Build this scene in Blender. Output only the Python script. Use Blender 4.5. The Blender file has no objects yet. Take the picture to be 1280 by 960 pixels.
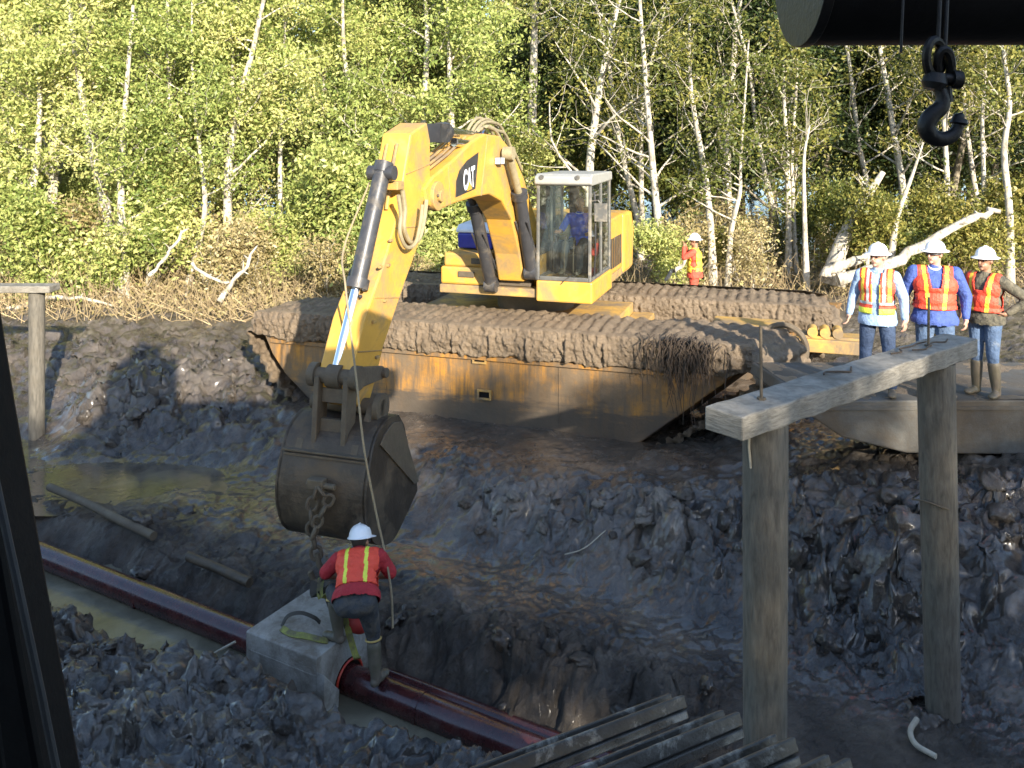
import bpy, bmesh, math, random
import numpy as np
from mathutils import Vector, Matrix, noise as mnoise
R = math.radians
scene = bpy.context.scene
COL = scene.collection
rnd = random.Random(7)
FPX, HY, CZ = 1050.0, 180.0, 5.4       # focal length in photo pixels, horizon row, eye height

def W(px, py, d):
    return Vector(((px-640)/FPX*d, d, CZ-(py-HY)/FPX*d))
def WZ(px, py, z):
    d = FPX*(CZ-z)/(py-HY)
    return Vector(((px-640)/FPX*d, d, z))

# ------------------------------------------------------------------ materials
MATS = {}
def nmat(name):
    m = bpy.data.materials.new(name); m.use_nodes = True
    nt = m.node_tree; nt.nodes.clear()
    out = nt.nodes.new('ShaderNodeOutputMaterial'); b = nt.nodes.new('ShaderNodeBsdfPrincipled')
    nt.links.new(b.outputs[0], out.inputs[0])
    return m, nt, b, out
def N(nt, t, **kw):
    n = nt.nodes.new(t)
    for k, v in kw.items():
        if k in n.inputs.keys() if isinstance(k, str) else False: n.inputs[k].default_value = v
        else: setattr(n, k, v)
    return n
def noise_node(nt, scale, detail=6, rough=.6, coord=None, dist=0):
    n = nt.nodes.new('ShaderNodeTexNoise'); n.inputs['Scale'].default_value = scale
    n.inputs['Detail'].default_value = detail; n.inputs['Roughness'].default_value = rough
    n.inputs['Distortion'].default_value = dist
    if coord: nt.links.new(coord, n.inputs['Vector'])
    return n
def ramp(nt, src, stops):
    r = nt.nodes.new('ShaderNodeValToRGB'); e = r.color_ramp.elements
    while len(e) < len(stops): e.new(.5)
    for el, (p, c) in zip(e, stops):
        el.position = p; el.color = (c, c, c, 1) if isinstance(c, (int, float)) else (*c, 1)
    nt.links.new(src, r.inputs[0]); return r
def mixc(nt, fac, a, b):
    m = nt.nodes.new('ShaderNodeMix'); m.data_type = 'RGBA'
    if hasattr(fac, 'links'): nt.links.new(fac, m.inputs[0])
    else: m.inputs[0].default_value = fac
    for s, v in ((6, a), (7, b)):
        if hasattr(v, 'links'): nt.links.new(v, m.inputs[s])
        else: m.inputs[s].default_value = (*v, 1)
    return m.outputs[2]
def bump(nt, b, src, dist, strength=1.0, prev=None):
    n = nt.nodes.new('ShaderNodeBump'); n.inputs['Distance'].default_value = dist
    n.inputs['Strength'].default_value = strength
    nt.links.new(src, n.inputs['Height'])
    if prev: nt.links.new(prev, n.inputs['Normal'])
    nt.links.new(n.outputs[0], b.inputs['Normal']); return n.outputs[0]
def obco(nt):
    return nt.nodes.new('ShaderNodeTexCoord').outputs['Object']

def simple(name, col, rough=.6, metal=0, var=.25, scale=6, bmp=.002, bscale=40, col2=None, dirt=None, dirtamt=.5, spec=.5):
    """painted / cloth / wood surface: two-tone noise, optional dirt blotches, fine bump"""
    m, nt, b, out = nmat(name); co = obco(nt)
    n = noise_node(nt, scale, 6, .65, co)
    c2 = col2 or tuple(c*(1-var) for c in col)
    f = ramp(nt, n.outputs[0], [(.35, 0.), (.68, 1.)])
    c = mixc(nt, f.outputs[0], col, c2)
    if dirt:
        n2 = noise_node(nt, scale*.6, 9, .72, co, .4)
        f2 = ramp(nt, n2.outputs[0], [(.62-.3*dirtamt, 0.), (.78-.25*dirtamt, 1.)])
        c = mixc(nt, f2.outputs[0], c, dirt)
        rr = nt.nodes.new('ShaderNodeMapRange'); nt.links.new(f2.outputs[0], rr.inputs[0])
        rr.inputs[3].default_value = rough; rr.inputs[4].default_value = .9
        nt.links.new(rr.outputs[0], b.inputs['Roughness'])
    else: b.inputs['Roughness'].default_value = rough
    nt.links.new(c, b.inputs['Base Color']); b.inputs['Metallic'].default_value = metal
    b.inputs['Specular IOR Level'].default_value = spec
    if bmp:
        n3 = noise_node(nt, bscale, 5, .6, co); bump(nt, b, n3.outputs[0], bmp)
    MATS[name] = m; return m

MUD = (.085, .068, .052); MUDL = (.2, .162, .12)
simple('yellow_paint', (.60, .325, .05), .42, 0, .18, 2.5, .002, 30, dirt=(.26, .18, .09), dirtamt=.5)
simple('yellow_dirty', (.52, .31, .07), .6, 0, .25, 3, .004, 30, dirt=(.19, .14, .085), dirtamt=.75)
simple('muddy_steel', (.12, .095, .063), .7, .1, .35, 5, .006, 25, dirt=(.09, .07, .05), dirtamt=.6)
simple('bucket_steel', (.07, .053, .038), .5, .35, .4, 4, .008, 18, dirt=(.125, .094, .062), dirtamt=.5)
simple('black_paint', (.03, .03, .034), .4, 0, .3, 5, .001, 40, dirt=(.11, .095, .075), dirtamt=.35)
simple('dark_rubber', (.035, .033, .03), .6, 0, .3, 8, .002, 60)
simple('cyl_dark', (.055, .055, .06), .38, .2, .3, 6, .001, 40, dirt=(.13, .11, .085), dirtamt=.3)
simple('chrome', (.72, .73, .76), .16, 1, .05, 9, 0)
simple('cab_white', (.3, .3, .28), .45, 0, .1, 6, .001, 40, dirt=(.35, .33, .28), dirtamt=.3)
simple('cab_frame', (.11, .11, .105), .5, .1, .3, 6, .001, 40, dirt=(.3, .26, .2), dirtamt=.35)
simple('cab_inside', (.035, .036, .04), .7)
simple('blue_tarp', (.035, .045, .36), .4, 0, .3, 4, .006, 8)
simple('white_cloth', (.72, .74, .78), .6, 0, .12, 6, .006, 14)
simple('hose', (.30, .25, .15), .6, 0, .3, 12)
simple('concrete', (.33, .32, .29), .85, 0, .3, 5, .008, 35, dirt=(.15, .13, .105), dirtamt=.62)
simple('steel_float', (.085, .085, .08), .7, .0, .3, 3, .006, 20, dirt=(.07, .058, .044), dirtamt=.8)
simple('white_plastic', (.85, .86, .88), .3, 0, .05, 8, 0)
simple('skin_pale', (.50, .29, .21), .5, 0, .15, 14, .001, 60)
simple('skin_tan', (.30, .16, .10), .5, 0, .15, 14, .001, 60)
simple('hair_dark', (.03, .02, .015), .7, 0, .3, 40, .003, 90)
simple('light_blue_shirt', (.30, .42, .62), .8, 0, .2, 9, .05, 7)
simple('blue_jacket', (.055, .10, .34), .75, 0, .25, 9, .05, 7)
simple('royal_shirt', (.03, .10, .62), .75, 0, .2, 9, .05, 7)
simple('red_shirt', (.42, .022, .03), .8, 0, .25, 9, .05, 7)
simple('red_coverall', (.62, .085, .05), .8, 0, .25, 9, .05, 7)
simple('camo', (.07, .065, .045), .85, 0, .3, 14, .05, 7, col2=(.16, .14, .10), dirt=(.03, .03, .025), dirtamt=.5)
simple('denim', (.085, .14, .25), .85, 0, .3, 9, .05, 7, dirt=(.17, .2, .25), dirtamt=.35)
simple('denim_dark', (.045, .075, .15), .85, 0, .4, 5, .05, 7)
simple('grey_trousers', (.045, .05, .058), .85, 0, .3, 7, .05, 7, dirt=(.12, .10, .075), dirtamt=.45)
simple('rubber_boot', (.10, .088, .06), .45, 0, .3, 9, .004, 20, dirt=(.13, .105, .08), dirtamt=.6)
simple('boot_trim', (.55, .38, .12), .6)
simple('vest_orange', (.85, .075, .035), .6, 0, .12, 8, .05, 7)
simple('vest_yellow', (.80, .85, .08), .55, 0, .1, 8, .05, 7)
simple('vest_gold', (.85, .60, .06), .55, 0, .1, 8, .05, 7)
simple('vest_silver', (.62, .63, .62), .3, .3, .1, 8, .005, 9)
simple('strap_green', (.30, .31, .05), .7, 0, .35, 8, .004, 40, dirt=(.10, .085, .06), dirtamt=.75)
simple('strap_dark', (.06, .055, .045), .8)
simple('rope', (.30, .24, .15), .9, 0, .3, 30, .003, 90)
simple('tube_black', (.006, .006, .007), .6, 0, .4, 4, .002, 30, spec=.15)
simple('hook_steel', (.016, .015, .015), .5, .5, .4, 8, .003, 40)
simple('root', (.07, .05, .035), .9, 0, .4, 9, .004, 30)
simple('log_pale', (.42, .38, .30), .85, 0, .35, 3, .012, 18, dirt=(.2, .17, .12), dirtamt=.3)
simple('dry_stem', (.42, .33, .19), .9, 0, .4, 3, 0, col2=(.24, .17, .09))
simple('red_liner', (.45, .04, .02), .35)
simple('orange_bag', (.45, .04, .03), .6)

def wood(name, a, b_, sc=(6, 6, .8), rough=.8):
    m, nt, b, out = nmat(name); co = obco(nt)
    mp = nt.nodes.new('ShaderNodeMapping'); nt.links.new(co, mp.inputs[0]); mp.inputs['Scale'].default_value = sc
    n = noise_node(nt, 5, 8, .65, mp.outputs[0], .3)
    f = ramp(nt, n.outputs[0], [(.35, a), (.5, tuple((x+y)/2 for x, y in zip(a, b_))), (.7, b_)])
    n2 = noise_node(nt, 2.2, 8, .7, co); f2 = ramp(nt, n2.outputs[0], [(.5, 0.), (.68, .75)])
    c = mixc(nt, f2.outputs[0], f.outputs[0], (.09, .075, .055))
    nt.links.new(c, b.inputs['Base Color']); b.inputs['Roughness'].default_value = rough
    bump(nt, b, n.outputs[0], .008); MATS[name] = m
wood('pile_wood', (.062, .056, .046), (.14, .127, .104), (6, 6, 1.1))
wood('beam_wood', (.13, .12, .10), (.27, .25, .215), (2.0, 2.0, 12))
wood('bark_pale', (.20, .17, .13), (.62, .58, .49), (2.5, 2.5, 1.2), .85)
wood('bark_dark', (.10, .085, .06), (.30, .26, .19), (2.5, 2.5, 1.0), .9)

# brown coated pipe
m, nt, b, out = nmat('pipe_coating'); co = obco(nt)
n = noise_node(nt, 3, 7, .65, co); f = ramp(nt, n.outputs[0], [(.35, (.030, .009, .011)), (.7, (.075, .018, .016))])
n2 = noise_node(nt, 7, 8, .75, co); f2 = ramp(nt, n2.outputs[0], [(.6, 0.), (.74, .55)])
nt.links.new(mixc(nt, f2.outputs[0], f.outputs[0], (.16, .12, .09)), b.inputs['Base Color'])
rr = ramp(nt, n2.outputs[0], [(.4, .16), (.75, .5)]); nt.links.new(rr.outputs[0], b.inputs['Roughness'])
b.inputs['Coat Weight'].default_value = .5; b.inputs['Coat Roughness'].default_value = .12
n3 = noise_node(nt, 60, 3, .5, co); bump(nt, b, n3.outputs[0], .0015); MATS['pipe_coating'] = m
# glass
m, nt, b, out = nmat('cab_glass')
nt.nodes.remove(b); g = nt.nodes.new('ShaderNodeBsdfGlossy'); g.inputs['Roughness'].default_value = .03
g.inputs['Color'].default_value = (.9, .95, .95, 1)
t = nt.nodes.new('ShaderNodeBsdfTransparent'); t.inputs[0].default_value = (.93, .97, .95, 1)
d = nt.nodes.new('ShaderNodeBsdfDiffuse'); d.inputs[0].default_value = (.5, .48, .42, 1)
co = obco(nt); n = noise_node(nt, 5, 8, .7, co); f = ramp(nt, n.outputs[0], [(.5, .015), (.8, .12)])
fr = nt.nodes.new('ShaderNodeFresnel'); fr.inputs[0].default_value = 1.45
m1 = nt.nodes.new('ShaderNodeMixShader'); nt.links.new(fr.outputs[0], m1.inputs[0]); nt.links.new(t.outputs[0], m1.inputs[1]); nt.links.new(g.outputs[0], m1.inputs[2])
m2 = nt.nodes.new('ShaderNodeMixShader'); nt.links.new(f.outputs[0], m2.inputs[0]); nt.links.new(m1.outputs[0], m2.inputs[1]); nt.links.new(d.outputs[0], m2.inputs[2])
nt.links.new(m2.outputs[0], out.inputs[0]); MATS['cab_glass'] = m
# hull paint: rusty yellow with vertical streaks and mud line
m, nt, b, out = nmat('hull_paint'); co = obco(nt)
mp = nt.nodes.new('ShaderNodeMapping'); nt.links.new(co, mp.inputs[0]); mp.inputs['Scale'].default_value = (5, 5, .5)
n = noise_node(nt, 2.2, 8, .7, mp.outputs[0]); f = ramp(nt, n.outputs[0], [(.40, 0.), (.62, 1.)])
c = mixc(nt, f.outputs[0], (.40, .185, .025), (.11, .075, .045))
n2 = noise_node(nt, 1.3, 8, .7, co); f2 = ramp(nt, n2.outputs[0], [(.38, 0.), (.58, .92)])
c = mixc(nt, f2.outputs[0], c, (.12, .09, .06))
sx = nt.nodes.new('ShaderNodeSeparateXYZ'); nt.links.new(co, sx.inputs[0])
mp2 = nt.nodes.new('ShaderNodeMapping'); nt.links.new(co, mp2.inputs[0]); mp2.inputs['Scale'].default_value = (.9, .9, 5)
n4 = noise_node(nt, 2.0, 6, .6, mp2.outputs[0])
ad = nt.nodes.new('ShaderNodeMath'); ad.operation = 'MULTIPLY_ADD'; nt.links.new(n4.outputs[0], ad.inputs[0]); ad.inputs[1].default_value = -.9
nt.links.new(sx.outputs[2], ad.inputs[2])
mr = nt.nodes.new('ShaderNodeMapRange'); nt.links.new(ad.outputs[0], mr.inputs[0])
mr.inputs[1].default_value = -.14; mr.inputs[2].default_value = .04; mr.inputs[3].default_value = .93; mr.inputs[4].default_value = 0
MATS['_hull_mr'] = mr
c = mixc(nt, mr.outputs[0], c, (.07, .056, .042))
nt.links.new(c, b.inputs['Base Color']); b.inputs['Roughness'].default_value = .5
n3 = noise_node(nt, 14, 6, .6, co); bump(nt, b, n3.outputs[0], .006); MATS['hull_paint'] = m

def mudmat(name, dark, mid, light, rlo, rhi, attr=True, coat=0):
    m, nt, b, out = nmat(name); co = obco(nt)
    n = noise_node(nt, 1.1, 9, .68, co, .6); n2 = noise_node(nt, 7, 8, .7, co, .3)
    f = ramp(nt, n.outputs[0], [(.33, dark), (.52, mid), (.72, light)])
    f2 = ramp(nt, n2.outputs[0], [(.3, 0.), (.75, .6)])
    c = mixc(nt, f2.outputs[0], f.outputs[0], mid)
    if attr:
        a = nt.nodes.new('ShaderNodeAttribute'); a.attribute_name = 'dry'
        c = mixc(nt, a.outputs['Fac'], c, (.34, .30, .25))
        a2 = nt.nodes.new('ShaderNodeAttribute'); a2.attribute_name = 'tone'
        tr = ramp(nt, a2.outputs['Fac'], [(0., .45), (1., 1.3)])
        mm = nt.nodes.new('ShaderNodeMix'); mm.data_type = 'RGBA'; mm.blend_type = 'MULTIPLY'; mm.inputs[0].default_value = 1
        nt.links.new(c, mm.inputs[6]); nt.links.new(tr.outputs[0], mm.inputs[7]); c = mm.outputs[2]
        rr = ramp(nt, n.outputs[0], [(.38, rlo), (.66, rhi)])
        mx = nt.nodes.new('ShaderNodeMath'); mx.operation = 'MULTIPLY_ADD'; mx.use_clamp = True
        nt.links.new(a.outputs['Fac'], mx.inputs[0]); mx.inputs[1].default_value = .6; nt.links.new(rr.outputs[0], mx.inputs[2])
        a3 = nt.nodes.new('ShaderNodeAttribute'); a3.attribute_name = 'wet'
        sb = nt.nodes.new('ShaderNodeMath'); sb.operation = 'MULTIPLY_ADD'; sb.use_clamp = True
        nt.links.new(a3.outputs['Fac'], sb.inputs[0]); sb.inputs[1].default_value = -.28; nt.links.new(mx.outputs[0], sb.inputs[2])
        nt.links.new(sb.outputs[0], b.inputs['Roughness'])
        cw_ = ramp(nt, n2.outputs[0], [(.36, .1), (.54, 1.)]); cm = nt.nodes.new('ShaderNodeMath'); cm.operation = 'ADD'; cm.use_clamp = True; nt.links.new(cw_.outputs[0], cm.inputs[0]); nt.links.new(a3.outputs['Fac'], cm.inputs[1]); nt.links.new(cm.outputs[0], b.inputs['Coat Weight'])
        cr_ = nt.nodes.new('ShaderNodeMapRange'); nt.links.new(a3.outputs['Fac'], cr_.inputs[0]); cr_.inputs[3].default_value = .15; cr_.inputs[4].default_value = .10; nt.links.new(cr_.outputs[0], b.inputs['Coat Roughness'])
    else:
        b.inputs['Roughness'].default_value = rlo
        if coat:
            cw_ = ramp(nt, n2.outputs[0], [(.42, .0), (.6, coat)]); nt.links.new(cw_.outputs[0], b.inputs['Coat Weight']); b.inputs['Coat Roughness'].default_value = .22
    nt.links.new(c, b.inputs['Base Color'])
    n3 = noise_node(nt, 16, 9, .72, co, .5)
    n4 = noise_node(nt, 70, 5, .7, co)
    p = bump(nt, b, n3.outputs[0], .06); b1_ = p.node
    p = bump(nt, b, n4.outputs[0], .014, prev=p); b2_ = p.node
    if attr:
        sm_ = nt.nodes.new('ShaderNodeMapRange'); nt.links.new(a3.outputs['Fac'], sm_.inputs[0]); sm_.inputs[3].default_value = 1; sm_.inputs[4].default_value = .3
        nt.links.new(sm_.outputs[0], b1_.inputs['Strength']); nt.links.new(sm_.outputs[0], b2_.inputs['Strength'])
    MATS[name] = m
mudmat('mud', (.030, .024, .020), (.085, .068, .053), (.20, .168, .13), .22, .5)
mudmat('caked_mud', (.12, .09, .062), (.20, .15, .10), (.29, .22, .15), .6, .9, attr=False)

mudmat('mud_gap_dark', (.034, .028, .023), (.07, .057, .045), (.15, .12, .095), .4, .7, attr=False, coat=1.)
simple('shoe_steel', (.06, .052, .042), .45, .25, .4, 9, .006, 25, dirt=(.42, .39, .33), dirtamt=.25)
mudmat('pale_clod', (.14, .12, .10), (.22, .195, .165), (.36, .33, .29), .5, .85, attr=False, coat=.35)

def watermat(name, col, rough, bd, mudmix):
    m, nt, b, out = nmat(name); co = obco(nt)
    n = noise_node(nt, 1.6, 6, .6, co, .8); f = ramp(nt, n.outputs[0], [(.4, col), (.7, tuple(c*1.8 for c in col))])
    nt.links.new(f.outputs[0], b.inputs['Base Color'])
    r_ = ramp(nt, n.outputs[0], [(.45, rough), (.7, rough+mudmix)]); nt.links.new(r_.outputs[0], b.inputs['Roughness'])
    b.inputs['IOR'].default_value = 1.33; b.inputs['Specular IOR Level'].default_value = .7
    n2 = noise_node(nt, 9, 4, .6, co, .3); bump(nt, b, n2.outputs[0], bd); MATS[name] = m
watermat('trench_water_mat', (.11, .10, .072), .04, .006, .12)
watermat('puddle_water_mat', (.065, .056, .045), .03, .004, .12)

def leafmat(name, stops, trans=.35):
    m, nt, b, out = nmat(name)
    a = nt.nodes.new('ShaderNodeAttribute'); a.attribute_name = 'tint'
    oi = nt.nodes.new('ShaderNodeObjectInfo')
    ad = nt.nodes.new('ShaderNodeMath'); ad.operation = 'MULTIPLY_ADD'; ad.use_clamp = True
    nt.links.new(oi.outputs['Random'], ad.inputs[0]); ad.inputs[1].default_value = .35
    nt.links.new(a.outputs['Fac'], ad.inputs[2])
    f = ramp(nt, ad.outputs[0], stops)
    nt.links.new(f.outputs[0], b.inputs['Base Color']); b.inputs['Roughness'].default_value = .45
    b.inputs['Specular IOR Level'].default_value = .35
    t = nt.nodes.new('ShaderNodeBsdfTranslucent'); nt.links.new(f.outputs[0], t.inputs[0])
    mx = nt.nodes.new('ShaderNodeMixShader'); mx.inputs[0].default_value = trans
    nt.links.new(b.outputs[0], mx.inputs[1]); nt.links.new(t.outputs[0], mx.inputs[2]); nt.links.new(mx.outputs[0], out.inputs[0])
    MATS[name] = m
leafmat('leaf_green', [(0., (.09, .14, .03)), (.3, (.23, .29, .075)), (.65, (.46, .48, .16)), (1., (.64, .56, .25))])  # haze and glare are mixed into these pale leaf colours
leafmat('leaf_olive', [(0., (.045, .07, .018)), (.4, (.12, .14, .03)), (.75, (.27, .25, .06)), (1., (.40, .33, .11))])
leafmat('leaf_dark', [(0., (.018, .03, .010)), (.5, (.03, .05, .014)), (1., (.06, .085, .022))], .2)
leafmat('leaf_dry', [(0., (.20, .15, .06)), (.4, (.34, .28, .13)), (.75, (.48, .40, .22)), (1., (.30, .32, .10))])

# ------------------------------------------------------------------ mesh builder
class MB:
    def __init__(s): s.v = []; s.f = []; s.m = []
    def add(s, vs, fs, mi=0):
        o = len(s.v); s.v += [tuple(v) for v in vs]; s.f += [tuple(i+o for i in f) for f in fs]; s.m += [mi]*len(fs); return s
    def hexa(s, p, mi=0):   # 8 points: bottom 4, top 4
        return s.add(p, [(3,2,1,0),(4,5,6,7),(0,1,5,4),(1,2,6,5),(2,3,7,6),(3,0,4,7)], mi)
    def box(s, lo, hi, fn=None, mi=0):
        x0,y0,z0 = lo; x1,y1,z1 = hi
        p = [(x0,y0,z0),(x1,y0,z0),(x1,y1,z0),(x0,y1,z0),(x0,y0,z1),(x1,y0,z1),(x1,y1,z1),(x0,y1,z1)]
        return s.hexa([fn(*q) for q in p] if fn else p, mi)
    def prism(s, pts, fn, a, b, mi=0, cap=True):   # pts 2D polygon, fn(u,v,t) -> world
        n = len(pts); vs = [fn(u, v, a) for u, v in pts]+[fn(u, v, b) for u, v in pts]
        fs = [(i, (i+1) % n, n+(i+1) % n, n+i) for i in range(n)]
        if cap: fs += [tuple(range(n-1, -1, -1)), tuple(range(n, 2*n))]
        return s.add(vs, fs, mi)
    def tube(s, pts, rad, n=8, mi=0, cap=True):
        pts = [Vector(p) for p in pts]; k = len(pts)
        if not hasattr(rad, '__len__'): rad = [rad]*k
        ref = None; rings = []
        for i, p in enumerate(pts):
            d = (pts[min(i+1, k-1)]-pts[max(i-1, 0)])
            if d.length < 1e-9: d = Vector((0, 0, 1))
            d.normalize()
            if ref is None: ref = d.orthogonal().normalized()
            ref = (ref-d*ref.dot(d))
            if ref.length < 1e-6: ref = d.orthogonal()
            ref.normalize(); b = d.cross(ref)
            rings.append([p+(ref*math.cos(2*math.pi*j/n)+b*math.sin(2*math.pi*j/n))*rad[i] for j in range(n)])
        vs = [v for r in rings for v in r]
        fs = [(i*n+j, i*n+(j+1) % n, (i+1)*n+(j+1) % n, (i+1)*n+j) for i in range(k-1) for j in range(n)]
        if cap: fs += [tuple(range(n-1, -1, -1)), tuple(range((k-1)*n, k*n))]
        return s.add(vs, fs, mi)
    def cyl(s, a, b, r, r2=None, n=20, mi=0): return s.tube([a, b], [r, r if r2 is None else r2], n, mi)
    def sph(s, c, r, n=12, m=8, mi=0, mat=None):
        if not hasattr(r, '__len__'): r = (r, r, r)
        c = Vector(c); vs = []; fs = []
        for i in range(m+1):
            th = math.pi*i/m
            for j in range(n):
                ph = 2*math.pi*j/n
                q = Vector((r[0]*math.sin(th)*math.cos(ph), r[1]*math.sin(th)*math.sin(ph), r[2]*math.cos(th)))
                if mat: q = mat @ q
                vs.append(c+q)
        for i in range(m):
            for j in range(n): fs.append((i*n+j, (i+1)*n+j, (i+1)*n+(j+1) % n, i*n+(j+1) % n))
        return s.add(vs, fs, mi)

def tag(o, label=None, cat=None, group=None, kind=None):
    if label: o['label'] = label
    if cat: o['category'] = cat
    if group: o['group'] = group
    if kind: o['kind'] = kind
    return o
def worldloc(o):
    v = Vector((0, 0, 0))
    while o: v += o.location; o = o.parent
    return v
def link(name, me, mats, parent=None, smooth=False, loc=None, bevel=0):
    """me has world coordinates; the object's origin goes to loc (or to its parent's origin)"""
    org = worldloc(parent) if parent else Vector(loc or (0, 0, 0))
    if parent and loc is not None: org = Vector(loc)
    me.transform(Matrix.Translation(-org))
    o = bpy.data.objects.new(name, me); COL.objects.link(o)
    if parent: o.parent = parent; o.location = org-worldloc(parent)
    else: o.location = org
    for m in (mats if isinstance(mats, (list, tuple)) else [mats]): me.materials.append(MATS[m] if isinstance(m, str) else m)
    if smooth:
        me.polygons.foreach_set('use_smooth', [True]*len(me.polygons))
        try: me.set_sharp_from_angle(angle=R(40))
        except Exception: pass
    if bevel:
        bv = o.modifiers.new('bevel', 'BEVEL'); bv.width = bevel; bv.segments = 2; bv.limit_method = 'ANGLE'; bv.angle_limit = R(35)
    return o
def build(name, mb, mats, parent=None, smooth=False, loc=None, bevel=0):
    me = bpy.data.meshes.new(name); me.from_pydata(mb.v, [], mb.f); me.update()
    bm = bmesh.new(); bm.from_mesh(me); bmesh.ops.recalc_face_normals(bm, faces=bm.faces); bm.to_mesh(me); bm.free()
    if any(mb.m): me.polygons.foreach_set('material_index', mb.m)
    return link(name, me, mats, parent, smooth, loc, bevel)
def empty(name, loc, label, cat, group=None):
    o = bpy.data.objects.new(name, None); COL.objects.link(o); o.location = loc; o.empty_display_size = .2
    return tag(o, label, cat, group)
def copy_tree(o, parent=None):
    c = o.copy(); COL.objects.link(c)
    if parent is not None: c.parent = parent
    for ch in list(o.children): copy_tree(ch, c)
    return c

def catmull(p, n=5):
    p = [Vector(q) for q in p]; p = [p[0]*2-p[1]]+p+[p[-1]*2-p[-2]]; out = []
    for i in range(1, len(p)-2):
        for k in range(n):
            t = k/n; a, b, c, d = p[i-1:i+3]
            out.append(.5*((2*b)+(c-a)*t+(2*a-5*b+4*c-d)*t*t+(3*b-a-3*c+d)*t**3))
    return out+[p[-2]]
# ------------------------------------------------------------------ numpy noise
def _hash(ix, iy, seed):
    h = (ix.astype(np.int64)*374761393+iy.astype(np.int64)*668265263+seed*1442695041) & 0x7fffffff
    h = ((h ^ (h >> 13))*1274126177) & 0x7fffffff
    return (h ^ (h >> 16)) & 0x7fffffff
def pn(x, y, seed=0):
    x0 = np.floor(x); y0 = np.floor(y); fx = x-x0; fy = y-y0
    u = fx*fx*fx*(fx*(fx*6-15)+10); v = fy*fy*fy*(fy*(fy*6-15)+10); r = 0
    def g(dx, dy):
        a = _hash(x0+dx, y0+dy, seed)*(2*np.pi/0x7fffffff)
        return np.cos(a)*(fx-dx)+np.sin(a)*(fy-dy)
    a = g(0, 0); b = g(1, 0); c = g(0, 1); d = g(1, 1)
    return (a+(b-a)*u)*(1-v)+(c+(d-c)*u)*v
def fbm(x, y, oct=4, seed=0, gain=.5):
    s = 0; a = 1.
    for i in range(oct): s = s+a*pn(x*2**i, y*2**i, seed+i*17); a *= gain
    return s
def worley(x, y, seed=0):
    x0 = np.floor(x); y0 = np.floor(y)
    f1 = np.full(x.shape, 9.); f2 = np.full(x.shape, 9.); idv = np.zeros(x.shape)
    for dx in (-1, 0, 1):
        for dy in (-1, 0, 1):
            cx = x0+dx; cy = y0+dy; h = _hash(cx, cy, seed); h2 = _hash(cx, cy, seed+99)
            px = cx+h/0x7fffffff; py = cy+h2/0x7fffffff
            d = np.hypot(x-px, y-py); nb = d < f1
            f2 = np.where(nb, f1, np.minimum(f2, d)); idv = np.where(nb, (h % 1000)/1000., idv); f1 = np.where(nb, d, f1)
    return f1, f2, idv

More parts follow.
